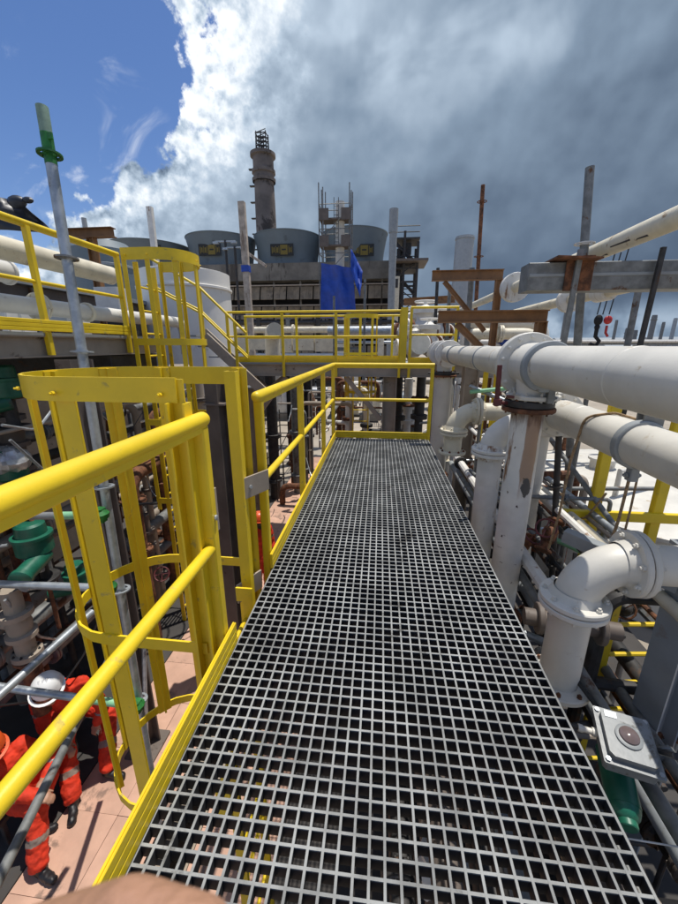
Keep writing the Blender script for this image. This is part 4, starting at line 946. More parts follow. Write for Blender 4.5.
# white valve cluster and pipes behind the right end of the cross platform
def bigvalve(p, s, label, rz=0):
    p = V(p); t = thing('gate_valve', p, label, 'valve', 'white flanged valves behind the cross platform'); M3 = Matrix.Rotation(rz, 3, 'Z')
    ax = M3 @ V((1, 0, 0))
    b = MB(); b.lathe(p, ax, [(.10 * s, -.4 * s), (.10 * s, -.2 * s), (.2 * s, -.1 * s), (.2 * s, .1 * s), (.10 * s, .2 * s), (.10 * s, .4 * s)], 20); b.lathe(p, (0, 0, 1), [(.15 * s, 0), (.15 * s, .28 * s), (.22 * s, .28 * s), (.22 * s, .36 * s), (.1 * s, .38 * s), (.06 * s, .42 * s), (.035 * s, .43 * s), (.03 * s, .5 * s)], 18); b.build('body', WOLD, t)
    for d_ in (-.4, -.33, .33, .4):
        b = MB(); b.disc(p + ax * d_ * s, ax, .2 * s, .05 * s); b.bolts(p + ax * d_ * s, ax, .16 * s, 8, .05 * s, .015 * s); b.build('flange', RST if abs(d_) < .35 else WOLD, t)
    b = MB(); u = M3 @ V((1, 0, 0)); w = M3 @ V((0, 1, 0)); c = p + V((0, 0, .48 * s)); b.tube([c + u * .18 * s * math.cos(a * .5236) + w * .18 * s * math.sin(a * .5236) for a in range(13)], .018 * s, 6); b.prism(c - u * .17 * s, c + u * .17 * s, .02, .02); b.build('handwheel', WOLD, t)
for i, (px_, py_, y, s, rz) in enumerate(((414, 348, 9.8, 1.1, .2), (428, 344, 9.6, 1.2, 1.1), (424, 330, 10.8, 1.5, .5), (411, 332, 11.5, 1.3, -.4), (438, 332, 11, 1.2, .9))):
    bigvalve(aY(px_, py_, y), s, ('rust-speckled white valve lowest of the cluster', 'white valve nearest the far header tee', 'biggest white valve at the top of the cluster', 'white valve at the left of the cluster', 'white valve at the right of the cluster')[i] + ', right of the cross platform', rz)
for i, (px_, py_, y) in enumerate(((398, 400, 9.4), (408, 405, 10), (420, 398, 9.0), (413, 425, 10.5))):
    vp = V(aY(px_, py_, y)); t = thing('dark_valve', vp, ('leftmost', 'second', 'third', 'lowest')[i] + ' dark flanged pipe piece under the right end of the cross platform', 'valve', 'dark valves under the cross platform')
    b = MB(); b.lathe(vp - V((0, 0, .9)), (0, 0, 1), [(.1, 0), (.1, .4), (.2, .4), (.2, .5), (.12, .52), (.12, .8), (.2, .8), (.2, .9), (.1, .92), (.1, 1.6)], 18); b.build('body', (DRK, WOLD, DRK, GALD)[i], t); b = MB(); b.disc(vp, (0, 0, 1), .21, .05); b.bolts(vp, (0, 0, 1), .17, 8, .05, .02); b.build('flange', RST, t)
for i, (px0, px1, py_, y, r_, m, lab) in enumerate(((462, 545, 323, 12, .17, WHT, 'white horizontal pipe upper of two behind the brown brackets'), (470, 540, 334, 11, .15, CRM, 'cream horizontal pipe lower of two behind the brown brackets'), (420, 500, 343, 13, .13, WOLD, 'old white pipe level with the horizon behind the valve cluster'))):
    a = aY(px0, py_, y); c = aY(px1, py_, y); pipe('level_pipe', lab, 'pipe', [(a.x, y, a.z), (c.x, y, a.z), (c.x, y, a.z - 1.5)], r_, m, group=DK, flanges=[((a.x + .8, y, a.z), (1, 0, 0), r_ * 1.5, .12)])
for i, (px_, py_, y, s, m, lab) in enumerate(((512, 338, 13, 1.0, BLUE, 'blue tarp bundle behind the brown brackets'), (470, 338, 13, .5, BLUE, 'smaller blue tarp bundle left of the brown brackets'))):
    q = aY(px_, py_, y); b = MB(); b.ball(q, s * .5, 16, 9, (1.4, .8, .5)); random.seed(9 + i); b.v = [(x + random.uniform(-.05, .05), yy, z + random.uniform(-.05, .05)) for x, yy, z in b.v]; tag(b.build('tarp_bundle', m), lab, 'tarp')
# yellow uprights and tubes between the header and the far column
for i, (px_, lab) in enumerate(((482, 'thin yellow upright left of two behind the header pipe'), (494, 'wider yellow upright right of two behind the header pipe'))):
    x = aY(px_, 410, 6.2).x; t = thing('yellow_upright', (x, 6.2, FL), lab, 'upright', 'yellow uprights behind the header pipe'); b = MB(); b.prism((x, 6.2, FL), (x, 6.2, 1.0), .07 + .04 * i, .05, (1, 0, 0), .005); b.build('bar', YEL, t); b = MB(); b.box((x, 6.2, FL + .02), (.25, .2, .04), ch=.003); b.build('base_plate', YEL, t)
stg = 'scaffold tubes behind the rust-streaked pipe'
for a, c, m, lab in (((470, 386, 5.2), (535, 413, 4.6), GAL, 'silver scaffold tube slanting behind the rust-streaked pipe'), ((470, 392, 5.0), (510, 388, 5.0), LGRN, 'pale green scaffold tube behind the maroon lever'), ((470, 470, 4.9), (560, 560, 3.2), GALD, 'grey scaffold tube running beside the walkway edge behind the upright pipes'), ((540, 425, 4.4), (640, 560, 3.2), GALD, 'grey scaffold tube under the lower header, slanting towards the camera'), ((545, 535, 3.6), (600, 560, 3.5), LGRN, 'green-ended scaffold tube low behind the dark pole')):
    p0, p1 = V(aY(*a)), V(aY(*c)); t = tag(MB().tube([p0, p1], .026, 10).build('scaffold_tube', m), lab, 'scaffold tube', stg)
# dark pipes and gear under the right half of the walkway
UW = 'pipes running under the walkway'
for i, (x, z, r_, m, lab) in enumerate(((.18, -1.15, .06, DRK, 'dark slim'), (.38, -.95, .07, TAND, 'brownish'), (.60, -1.1, .085, DRK, 'dark thick'), (.80, -1.35, .07, GRY, 'grey'), (.45, -1.7, .1, TAND, 'brown thick'), (1.05, -1.6, .09, DRK, 'black thick'))):
    pipe('under_pipe', lab + ' pipe seen through the right half of the walkway grating', 'pipe', [(x, -1, z), (x, 7.2, z)], r_, m, group=UW, flanges=[((x, 1.2 + .5 * i, z), (0, 1, 0), r_ * 1.7, .08)], n=10)
for i in range(9):
    x, y = .15 + .1 * (i % 4) + random.uniform(0, .4), .9 + i * .55; p = V((x, y, -1.5 - .2 * (i % 3)))
    t = thing('small_valve', p, 'small green and white valve dimly seen through the walkway grating', 'valve', 'small valves under the walkway'); b = MB(); b.lathe(p, (0, 0, 1), [(.05, 0), (.09, .03), (.09, .16), (.05, .2), (.05, .3), (.08, .3), (.08, .33)], 14); b.build('body', (GRN, WOLD, WHT)[i % 3], t); b = MB(); b.tube([p + V((0, 0, .1)), p + V((.3, .1, .1))], .03, 8); b.build('stub', GAL, t)
b = MB(); b.box((.75, 3.2, -2.4), (1.0, 7.4, .5), ch=.03); t = thing('pipe_sleeper', (.75, 3.2, FL), 'long dark skid lying under the right side of the walkway', 'skid'); b.build('skid_body', DRK, t); b = MB()
for y in (0, 1.5, 3, 4.5, 6): MB().box((.75, y, -2.92), (1.1, .2, .53), ch=.02).build('foot', TAND, t)
# ------------------------------------------------------------------ people
def limb_mesh(segs, voxel=.011):
    """segs = [(p0, r0, p1, r1)] -> one continuous remeshed surface"""
    b = MB()
    for p0, r0, p1, r1 in segs:
        p0, p1 = V(p0), V(p1); ax = p1 - p0; L = ax.length
        if L < 1e-5: b.ball(p0, r0, 14, 9); continue
        ax.normalize(); prof = []
        for k in range(6): a = -math.pi / 2 + math.pi / 2 * k / 5; prof.append((max(1e-4, r0 * math.cos(a)), r0 * math.sin(a)))
        for k in range(6): a = math.pi / 2 * k / 5; prof.append((max(1e-4, r1 * math.cos(a)), L + r1 * math.sin(a)))
        b.lathe(p0, ax, prof, 14)
    me = bpy.data.meshes.new('tmp'); me.from_pydata(b.v, [], b.f)
    ob = bpy.data.objects.new('tmp', me); COL.objects.link(ob)
    md = ob.modifiers.new('r', 'REMESH'); md.mode = 'VOXEL'; md.voxel_size = voxel
    sm = ob.modifiers.new('s', 'SMOOTH'); sm.factor = .5; sm.iterations = 3
    dg = bpy.context.evaluated_depsgraph_get(); m2 = bpy.data.meshes.new_from_object(ob.evaluated_get(dg))
    bpy.data.objects.remove(ob); return m2
def hand_segs(w, d, up, s=1.0, curl=.5):
    """palm at wrist w pointing along d; up = back of hand"""
    w, d, up = V(w), V(d).normalized(), V(up); up = (up - d * d.dot(up)).normalized(); sd_ = d.cross(up); out = []
    for k, o in enumerate((-.032, -.011, .011, .031)):
        L = (.075, .085, .08, .062)[k] * s; a = w + sd_ * (o * s * .7) + d * (.02 * s); kn = w + sd_ * (o * s) + d * (.088 * s)
        out.append((a, .017 * s, kn, .0145 * s))
        d1 = (d - up * curl * .6).normalized(); d2 = (d - up * curl * 1.6).normalized(); d3 = (d * .6 - up * curl * 2).normalized()
        m1 = kn + d1 * L * .45; m2 = m1 + d2 * L * .32; m3 = m2 + d3 * L * .23
        out += [(kn, .0115 * s, m1, .0105 * s), (m1, .0105 * s, m2, .0095 * s), (m2, .0095 * s, m3, .008 * s)]
    t0 = w + sd_ * (-.022 * s) + d * (.02 * s); t1 = t0 + (d * .6 - sd_ * .75 - up * .25).normalized() * .045 * s; t2 = t1 + (d * .85 - sd_ * .35 - up * .3).normalized() * .034 * s; t3 = t2 + (d - up * .3).normalized() * .024 * s
    out += [(t0, .017 * s, t1, .013 * s), (t1, .013 * s, t2, .0115 * s), (t2, .0115 * s, t3, .009 * s)]
    return out
def person(label, J, group=None, hat=HATW, mask=False, group_cat='person'):
    """J: dict of joints hip, chest, neck, head, facing, and per side: sh el wr hp kn an toe"""
    hip, chest, neck, head = V(J['hip']), V(J['chest']), V(J['neck']), V(J['head']); fc = V(J['face']).normalized()
    root = thing('person', V((hip.x, hip.y, FL)), label, 'person', group)
    segs = []; skin = []; suit = []; boots = []
    lat = (V(J['shL']) - V(J['shR'])).normalized()
    suit += [(hip - lat * .075, .125, hip + lat * .075, .125), (hip, .135, hip.lerp(chest, .5), .13), (hip.lerp(chest, .5), .13, chest, .145), (chest - lat * .1, .115, chest + lat * .1, .115), (chest, .12, neck, .07), (chest + lat * .08, .09, V(J['shL']), .072), (chest - lat * .08, .09, V(J['shR']), .072)]
    skin += [(neck, .055, head - V((0, 0, .06)), .055), (head + V((0, 0, .02)), .096, head + V((0, 0, .02)) + fc * .02, .094), (head - V((0, 0, .06)) + fc * .03, .062, head - V((0, 0, .085)) + fc * .05, .045), (head + fc * .10 - V((0, 0, .01)), .012, head + fc * .118 - V((0, 0, .035)), .016), (head + lat * .092, .018, head + lat * .096 - V((0, 0, .03)), .014), (head - lat * .092, .018, head - lat * .096 - V((0, 0, .03)), .014)]
    bands = []
    for s in 'LR':
        sh, el, wr, hp, kn, an, to = (V(J[k + s]) for k in ('sh', 'el', 'wr', 'hp', 'kn', 'an', 'toe'))
        suit += [(sh, .082, el, .068), (el, .066, wr, .058), (hp, .118, kn, .094), (kn, .092, kn.lerp(an, .93), .082)]
        d = (wr - el).normalized(); skin += hand_segs(wr + d * .01, d, J.get('back' + s, (0, 0, 1)), 1.0, .6)
        ft = (to - an); ft.z = 0; ft.normalize(); boots += [(an, .052, an - V((0, 0, .045)), .05), (an - V((0, 0, .05)) - ft * .03, .045, to, .04)]
        bands += [(el, wr, .45, .58), (kn, an, .48, .60), (sh, el, .48, .58)]
    me = limb_mesh(suit + skin + boots, .0115)
    for m in (ORG, SKIN, BOOT, SLV): me.materials.append(m)
    def dist(p, q):
        a, r0, c, r1 = q; a, c = V(a), V(c); ab = c - a; t = 0 if ab.length < 1e-6 else max(0, min(1, (p - a).dot(ab) / ab.length_squared)); return (p - a.lerp(c, t)).length - (r0 + (r1 - r0) * t)
    box = [(0, q) for q in suit] + [(1, q) for q in skin] + [(2, q) for q in boots]
    cen = [V(((V(q[0]) + V(q[2])) / 2)) for _, q in box]; rad = [(V(q[0]) - V(q[2])).length / 2 + max(q[1], q[3]) for _, q in box]
    for f in me.polygons:
        p = V(f.center); best = 9; mi = 0
        for (k, q), c, r in zip(box, cen, rad):
            if (p - c).length - r > best: continue
            d = dist(p, q) + (.006 if k == 0 else 0)
            if d < best: best = d; mi = k
        if mi == 0:
            for a, c, t0, t1 in bands:
                ab = c - a; t = (p - a).dot(ab) / ab.length_squared
                if t0 < t < t1 and (p - a.lerp(c, t)).length < .1: mi = 3
        if mi == 1 and mask and (p - head).length < .2 : mi = 2
        f.material_index = mi; f.use_smooth = True
    o = root.location
    tx = bpy.data.textures.get('folds') or bpy.data.textures.new('folds', 'CLOUDS'); tx.noise_scale = .065
    for v in me.vertices: v.co = v.co - o
    ob = bpy.data.objects.new('body', me); COL.objects.link(ob); ob.parent = root
    dm = ob.modifiers.new('folds', 'DISPLACE'); dm.texture = tx; dm.strength = .034; dm.mid_level = .5
    up = V(J.get('hatup', (0, 0, 1))).normalized(); hc = head + up * .045
    b = MB(); b.lathe(hc, up, [(.128, 0), (.132, .01), (.127, .03), (.118, .075), (.09, .115), (.05, .135), (.001, .142)], 24)
    rd = up.cross(fc).normalized(); f2 = rd.cross(up)
    b.lathe(hc + f2 * .03, up, [(.125, -.004), (.15, -.004), (.15, .004), (.125, .006)], 24, False)
    for k in (-.03, 0, .03): b.tube([hc + rd * k + f2 * .1 + up * .085, hc + rd * k + up * .145, hc + rd * k - f2 * .1 + up * .085], .009, 6)
    b.build('hard_hat', hat, root)
    e = MB()
    for sg in (-1, 1): e.ball(head + fc * .094 + lat * (sg * .034) + V((0, 0, .01)), .012, 8, 6)
    e.build('eyes', BLK, root)
    return root
# worker with white helmet, seated and bent over
H = V(aD(50, 690, 3.85))
hip = V((-3.62, 3.02, FL + .50)); 
kL = V(aD(97, 738, 4.15)); kR = V(aD(66, 752, 3.95))
def seat_person(label, hip, head, face, kL, kR, fL, fR, wL, wR, hat, hatup, group='workers in orange coveralls'):
    hip, head = V(hip), V(head); neck = head + (hip - head).normalized() * .17 - V(face) * .03; chest = neck.lerp(hip, .32)
    lat = V((0, 0, 1)).cross(V(face)).normalized()            # to the person's left
    J = dict(hip=hip, head=head, neck=neck, chest=chest, face=face, hatup=hatup)
    for s, sg, k, f, w in (('L', 1, kL, fL, wL), ('R', -1, kR, fR, wR)):
        sh = chest + lat * (sg * .19) + V((0, 0, .06)); J['sh' + s] = sh; w = V(w); k = V(k); f = V(f)
        mid = sh.lerp(w, .5); ln = (w - sh).length; bend = math.sqrt(max(.001, .29 ** 2 - (ln / 2) ** 2)) if ln < .58 else .03
        J['el' + s] = mid + (V((0, 0, -1)) * .7 + lat * sg * .7).normalized() * bend; J['wr' + s] = w
        J['hp' + s] = hip + lat * (sg * .1); J['kn' + s] = k; an = f + V((0, 0, .10)); J['an' + s] = an
        fd = (k - hip); fd.z = 0; J['toe' + s] = an + fd.normalized() * .17 - V((0, 0, .065))
    return person(label, J, group, hat)
def face_to(a): return V((math.sin(a), math.cos(a), -.35)).normalized()
# seated worker A
hipA = V((-3.50, 3.02, FL + .50)); headA = V(aD(49, 688, 3.62))
seat_person('worker in orange coverall and white hard hat, sitting bent forward at the lower left', hipA, headA, V((.45, -.75, -.5)).normalized(),
            (-3.02, 2.98, FL + .52), (-3.22, 2.60, FL + .54), (-2.86, 2.66, FL), (-3.02, 2.36, FL), (-2.98, 2.80, FL + .62), (-3.16, 2.52, FL + .62), HATW, (.2, -.35, .9))
hipB = V((-3.50, 2.20, FL + .48)); headB = V(aD(-13, 752, 3.25))
seat_person('worker in orange coverall and orange helmet, sitting at the lower left edge', hipB, headB, V((.6, -.4, -.5)).normalized(),
            (-3.16, 2.32, FL + .50), (-3.04, 2.06, FL + .53), (-3.22, 2.10, FL), (-2.92, 1.86, FL), (-3.06, 2.24, FL + .64), (-3.0, 2.05, FL + .66), HATO, (.2, -.1, .95))
# low seats under them
for p, lab in (((-3.55, 3.05, FL), 'dark low bench under the worker with the white hard hat'), ((-3.52, 2.2, FL), 'dark low bench under the worker at the left edge')):
    t = thing('low_bench', p, lab, 'bench'); p = V(p); b = MB(); b.box(p + V((0, 0, .35)), (.36, .5, .05), ch=.008); b.build('seat', DRK, t)
    for sx in (-.14, .14):
        for sy in (-.2, .2): b = MB(); b.prism(p + V((sx, sy, 0)), p + V((sx, sy, .323)), .04, .04, (1, 0, 0)); b.build('leg', DRK, t)
# standing worker
s = V((-2.06, 5.75, FL)); fc = V((.75, -.6, -.15)).normalized(); lat = V((0, 0, 1)).cross(fc).normalized()
J = dict(hip=s + V((0, 0, .93)), chest=s + V((0, 0, 1.32)), neck=s + V((0, 0, 1.49)), head=s + V((0, 0, 1.62)) + fc * .02, face=fc, hatup=(0, 0, 1))
for k, sg in (('L', 1), ('R', -1)):
    J['sh' + k] = s + lat * sg * .19 + V((0, 0, 1.40)); J['el' + k] = s + lat * sg * .25 + V((0, 0, 1.12)); J['wr' + k] = s + lat * sg * .24 + fc * .14 + V((0, 0, .90))
    J['hp' + k] = s + lat * sg * .1 + V((0, 0, .9)); J['kn' + k] = s + lat * sg * .12 + fc * .03 + V((0, 0, .5)); J['an' + k] = s + lat * sg * .13 + V((0, 0, .10)); J['toe' + k] = J['an' + k] + V((fc.x, fc.y, 0)) * .18 - V((0, 0, .065))
person('worker in orange coverall and orange helmet standing behind the yellow upright', J, 'workers in orange coveralls', HATO, mask=True)

# fingers of the person taking the picture, close in front at the bottom
def wpt(px_, py_, d): return V(aD(px_, py_, d))
tip = wpt(200, 945, .072); kn1 = wpt(125, 926, .078); kn2 = wpt(20, 958, .088); base = wpt(-110, 1035, .105)
ln = (_rt); dn = -_up
segs = [(tip, .0068, kn1, .0078), (kn1, .0078, kn2, .0085), (kn2, .0085, base, .0095)]
for k in (1, 2, 3):
    o = dn * (.0165 * k) + _fw * (.002 * k); sh = (0, .004, -.001, -.012)[k]
    a, c, d, e = (p + o + ln * sh for p in (tip, kn1, kn2, base)); segs += [(a, .0066, c, .0077), (c, .0077, d, .0084), (d, .0084, e, .0095)]
pal = base + dn * .025 - ln * .035; segs += [(base, .0105, pal - ln * .01 + dn * -.02, .013), (base + dn * .05, .0105, pal - ln * .01 + dn * .025, .013), (base + dn * .025, .012, pal - ln * .03, .016), (pal, .017, pal - ln * .05 + dn * .03, .023), (pal - ln * .05 + dn * .03, .023, pal - ln * .13 + dn * .11, .028)]
th0 = pal + dn * -.01 - _fw * .02; segs += [(pal - ln * .02, .014, th0 + ln * .0 - _fw * .012, .012), (th0 - _fw * .012, .012, th0 + ln * .03 - _fw * .022, .0105), (th0 + ln * .03 - _fw * .022, .0105, th0 + ln * .052 - _fw * .024, .009)]
me = limb_mesh(segs, .0016); me.materials.append(SKIN)
for f in me.polygons: f.use_smooth = True
hand = thing('hand', base, 'blurred finger of the person taking the picture, close to the camera along the bottom edge', 'hand')
for v in me.vertices: v.co = v.co - hand.location
ob = bpy.data.objects.new('fingers', me); COL.objects.link(ob); ob.parent = hand

# ------------------------------------------------------------------ far background: cooling tower, chimney, scaffold, stacks
CY = 45.0
ct = thing('cooling_tower', aY(318, 300, CY), 'long grey cooling tower block with four fan stacks and rows of tan louvers', 'cooling tower')
X0 = aY(170, 290, CY).x; X1 = aY(396, 290, CY).x; ZT = 10.3; ZB = FL
b = MB(); b.box(((X0 + X1) / 2, CY + 5.6, ZT - .9), (X1 - X0, 11, 1.8), ch=.05); b.build('roof_beam', CONC, ct)
b = MB(); b.box(((X0 + X1) / 2, CY + 6.6, (ZT - 1.8 + ZB) / 2), (X1 - X0 - .6, 9, ZT - 1.8 - ZB - .02), ch=0); b.build('painted_dark_interior', BLK, ct)  # solid black block standing in for the unlit interior behind the louvers
n = 17; step = (X1 - X0) / n
for k in range(0, n + 1, 2):
    b = MB(); b.box((X0 + k * step + (.2 if k == 0 else -.2 if k == n else 0), CY + .62, (ZT - 1.8 + ZB) / 2), (.2, .2, ZT - 1.82 - ZB), ch=.02); b.build('column', CONC, ct)
for z in (ZT - 2.35, ZT - 4.5, ZT - 6.7): MB().box(((X0 + X1) / 2, CY - .1, z), (X1 - X0, .25, .12), ch=.01).build('ledge', TAN, ct)  # pale strips added as the sunlit upper edge of each louver row
proto = None
for row, z in enumerate((ZT - 3.15, ZT - 5.3, ZT - 7.5, ZT - 9.7)):
    for k in range(n):
        for half in (0, 1):
            c = V((X0 + (k + .27 + .458 * half) * step, CY + .15, z))
            if proto is None:
                b = MB(); b.box(c, (step * .452, .06, 1.5), Matrix.Rotation(R(-20), 3, 'X'), .015); proto = b.build('louver_panel', LOUV, ct); c0 = c
            else:
                o = proto.copy(); COL.objects.link(o); o.parent = ct; o.location = c - c0; o.rotation_euler = (random.uniform(-.0, .0), 0, 0)
def fan_stack(pl_, pr, pt_, label, sign):
    a = aY(pl_, pt_, CY + 5); c = aY(pr, pt_, CY + 5); x = (a.x + c.x) / 2; rt_ = (c.x - a.x) / 2; zt = aY(pl_, pt_, CY + 5 - rt_).z
    f = thing('fan_stack', (x, CY + 5, ZT), label, 'fan stack', 'fan stacks on the cooling tower'); H_ = zt - ZT
    b = MB(); b.lathe((x, CY + 5, ZT + .005), (0, 0, 1), [(rt_ * .885, 0), (rt_ * .875, H_ * .2), (rt_ * .90, H_ * .45), (rt_ * .95, H_ * .75), (rt_ * .995, H_ * .97), (rt_ * 1.01, H_ * .98), (rt_ * 1.01, H_), (rt_ * .97, H_), (rt_ * .92, H_ * .7), (rt_ * .82, H_ * .2), (rt_ * .82, 0)], 56, False); b.build('shell', CTG, f)
    if sign:
        sp = aY(sign, 250, CY + 5 - rt_ * .9); w, h = 2.7, 1.25
        th = math.asin(max(-1, min(1, (sp.x - x) / (rt_ * .9))))
        sp.y = CY + 5 - math.cos(th) * rt_ * .92
        b = MB(); b.box(sp, (w, .06, h), ch=.01); sg_ = b.build('sign', SBK, f)
        b = MB(); b.box(sp + V((.25, -.04, 0)), (.85, .02, h * .8), ch=.004); b.build('yellow_field', SGY, sg_)
        b = MB(); b.box(sp + V((.25, -.055, .02)), (.5, .02, .16), ch=.004); b.build('dash', SBK, sg_)
        b = MB()
        for i, (dx, ww, hh) in enumerate(((-1.12, .10, .7), (-.92, .14, .5), (-.72, .08, .75), (-.52, .16, .55), (-.32, .08, .75), (.82, .07, .75), (.98, .13, .45), (1.16, .07, .6))): b.box(sp + V((dx, -.04, .02 * (i % 3) - .02)), (ww, .02, hh), ch=.003)
        b.build('print', SGY, sg_)
fan_stack(113, 187, 238, 'grey flared fan stack farthest left, mostly behind the yellow cage', 148)
fan_stack(188, 254, 231, 'grey flared fan stack second from the left, sign on its front', 210)
fan_stack(255, 321, 229, 'grey flared fan stack third from the left, the chimney rising behind it', 282)
fan_stack(322, 388, 226, 'grey flared fan stack on the right, behind the scaffold tower', 362)
chm = thing('chimney', aY(266, 240, 62), 'tall stained concrete chimney with a ringed head and an open steel mast on top', 'chimney')
cx = aY(265, 200, 62); top = aY(262, 154, 62).z; yC = 62
b = MB(); rC = (aY(275, 200, 62).x - aY(255.5, 200, 62).x) / 2
b.lathe((cx.x, yC, FL), (0, 0, 1), [(rC * 1.15, 0), (rC, (top - FL) * .8), (rC * .95, top - FL - 3.6)], 32, False); b.build('shaft', CHIM, chm)
b = MB(); b.lathe((cx.x, yC, top - 3.6), (0, 0, 1), [(rC * 1.12, 0), (rC * 1.15, .4), (rC * 1.0, .5), (rC * 1.0, 1.0), (rC * 1.14, 1.1), (rC * 1.14, 1.5), (rC * 1.0, 1.6), (rC * 1.0, 3.1), (rC * 1.22, 3.2), (rC * 1.22, 3.6), (rC * .9, 3.6)], 32, False); b.build('head', CHIM, chm)
mt = aY(262, 133, 62).z; b = MB()
for sx in (-1, 0, 1):
    for sy in (-1, 1): b.tube([(cx.x + sx * .75, yC + sy * .7, top), (cx.x + sx * .7, yC + sy * .6, mt)], .09, 6)
for k in range(5):
    z = top + (mt - top) * (k + .5) / 5; b.tube([(cx.x - .75, yC - .7, z), (cx.x + .75, yC - .7, z), (cx.x + .75, yC + .7, z), (cx.x - .75, yC + .7, z), (cx.x - .75, yC - .7, z)], .08, 5); b.tube([(cx.x - .75, yC - .7, z), (cx.x + .75, yC - .7, z + (mt - top) / 6)], .06, 5)
b.build('mast', DRK, chm)
b = MB()
for k in range(9):
    b.box((cx.x - rC * 1.1, yC - .3, top - 2 - k * 2.1), (.9, .5, .12), ch=.01)
tag(b.build('rest_platforms', DRK, chm), kind='stuff')

# scaffold tower, white stack and blue tarp
YS = 36.0
t = thing('scaffold_tower', aY(336, 300, YS), 'scaffold tower wrapped round the slim white stack, in front of the right fan stack', 'scaffold')
xs0 = aY(319, 220, YS).x; xs1 = aY(351, 220, YS).x; zt_ = aY(336, 184, YS).z
for sx in (xs0, xs0 + .35, xs1 - .15, xs1):
    for dy in (0, 1.6):
        b = MB(); b.tube([(sx, YS + dy, FL), (sx, YS + dy, zt_ + random.uniform(-.6, .2))], .05, 6); b.build('standard', GALD, t)
b = MB()
z = FL + 1
while z < zt_ - .8:
    for dy in (0, 1.6): b.tube([(xs0, YS + dy, z), (xs1, YS + dy, z)], .04, 5)
    for sx in (xs0, xs1): b.tube([(sx, YS, z), (sx, YS + 1.6, z)], .04, 5)
    z += 1.9
for k in range(2): b.tube([(xs0, YS, zt_ - 7.6 + k * 3.2), (xs1, YS, zt_ - 4.8 + k * 3.2)], .035, 5)
tag(b.build('ledger', GALD, t), kind='stuff')
for py_ in (241, 214):
    zz = aY(336, py_, YS).z; b = MB(); b.box(((xs0 + xs1) / 2, YS + .8, zz - .3), (xs1 - xs0, 1.5, .12), ch=.01); b.build('boards', TAND, t)
    for xq in (xs0 + .45, xs1 - .45):
        b = MB(); b.box((xq, YS - .08, zz - .0), (.8, .06, .9), ch=.01); b.build('board_panel', TAND, t)
xl = xs0 + 1.25; b = MB()
for dx in (0, .4): b.tube([(xl + dx, YS + .5, 10), (xl + dx, YS + .5, zt_ - .8)], .035, 5)
for k in range(int((zt_ - 1 - 10.2) / .35)): b.tube([(xl, YS + .5, 10.2 + k * .35), (xl + .4, YS + .5, 10.2 + k * .35)], .025, 4)
b.build('access_ladder', GALD, t)
a = aY(340, 200, YS + .9); b = MB(); b.lathe((a.x, YS + .9, FL), (0, 0, 1), [(.42, 0), (.42, 8), (.42, 8.3), (.40, aY(340, 198, YS).z - FL)], 20); tag(b.build('white_stack', WHT), 'slim white stack standing inside the scaffold tower', 'stack')
# tarp sheets
def sheet(P00, P10, P11, P01, nx, ny, amp, name, m, seed, thick=.03):
    random.seed(seed); P00, P10, P11, P01 = map(V, (P00, P10, P11, P01)); vs = []; nn = (P10 - P00).cross(P01 - P00).normalized()
    ph = [random.uniform(0, 6) for _ in range(6)]
    for j in range(ny + 1):
        for i in range(nx + 1):
            u, v = i / nx, j / ny; p = P00.lerp(P10, u).lerp(P01.lerp(P11, u), v); d = amp * (math.sin(u * 9 + ph[0] + v * 2) + .6 * math.sin(u * 17 + v * 5 + ph[1]) + .5 * math.sin(v * 11 + ph[2])) * .5; vs.append(p + nn * d)
    k = len(vs); vs += [p - nn * thick for p in vs]; w = nx + 1; fs = []
    for j in range(ny):
        for i in range(nx): a = j * w + i; fs += [(a, a + 1, a + w + 1, a + w), (k + a, k + a + w, k + a + w + 1, k + a + 1)]
    for i in range(nx): fs += [(i, k + i, k + i + 1, i + 1), (ny * w + i, ny * w + i + 1, k + ny * w + i + 1, k + ny * w + i)]
    for j in range(ny): fs += [(j * w, (j + 1) * w, k + (j + 1) * w, k + j * w), (j * w + nx, k + j * w + nx, k + (j + 1) * w + nx, (j + 1) * w + nx)]
    b = MB(); b.add(vs, fs); return b.build(name, m)
YT = YS - .5
tag(sheet(aY(321, 318, YT), aY(356, 318, YT), aY(353, 268, YT), aY(321, 263, YT), 18, 18, .28, 'blue_tarp', BLUE, 4), 'big blue tarp hanging flat on the front of the scaffold tower', 'tarp', 'blue tarps')
tag(sheet(aY(350, 268, YT - .3), aY(360, 297, YT - .9), aY(363, 272, YT), aY(351, 248, YT), 8, 12, .25, 'blue_tarp', BLUE, 5), 'narrow loose blue tarp flap folded at the right of the big blue tarp', 'tarp', 'blue tarps')
# steel stair structure at the right end of the cooling tower
s_ = thing('stair_tower', aY(404, 300, 43), 'dark open steel stair tower at the right end of the cooling tower', 'tower'); x0 = aY(391, 250, 43).x; x1 = aY(418, 250, 43).x; zt_ = aY(404, 231, 43).z
for x in (x0, (x0 + x1) / 2, x1):
    for dy in (0, 3):
        b = MB(); b.prism((x, 43 + dy, FL), (x, 43 + dy, zt_ - (1 if x == x1 else 0)), .24, .24, (1, 0, 0), 0); b.build('column', DRK, s_)
b = MB(); z = FL + 1.5; k = 0
while z < zt_ - 1.2:
    for dy in (0, 3): b.prism((x0, 43 + dy, z), (x1, 43 + dy, z), .18, .18, (0, 1, 0), 0)
    b.prism((x0, 43, z), (x1, 43, min(z + 1.9, zt_)), .1, .1, (0, 1, 0), 0) if k % 2 else b.prism((x1, 43, z), (x0, 43, min(z + 1.9, zt_)), .1, .1, (0, 1, 0), 0); z += 1.9; k += 1
tag(b.build('bracing', DRK, s_), kind='stuff')
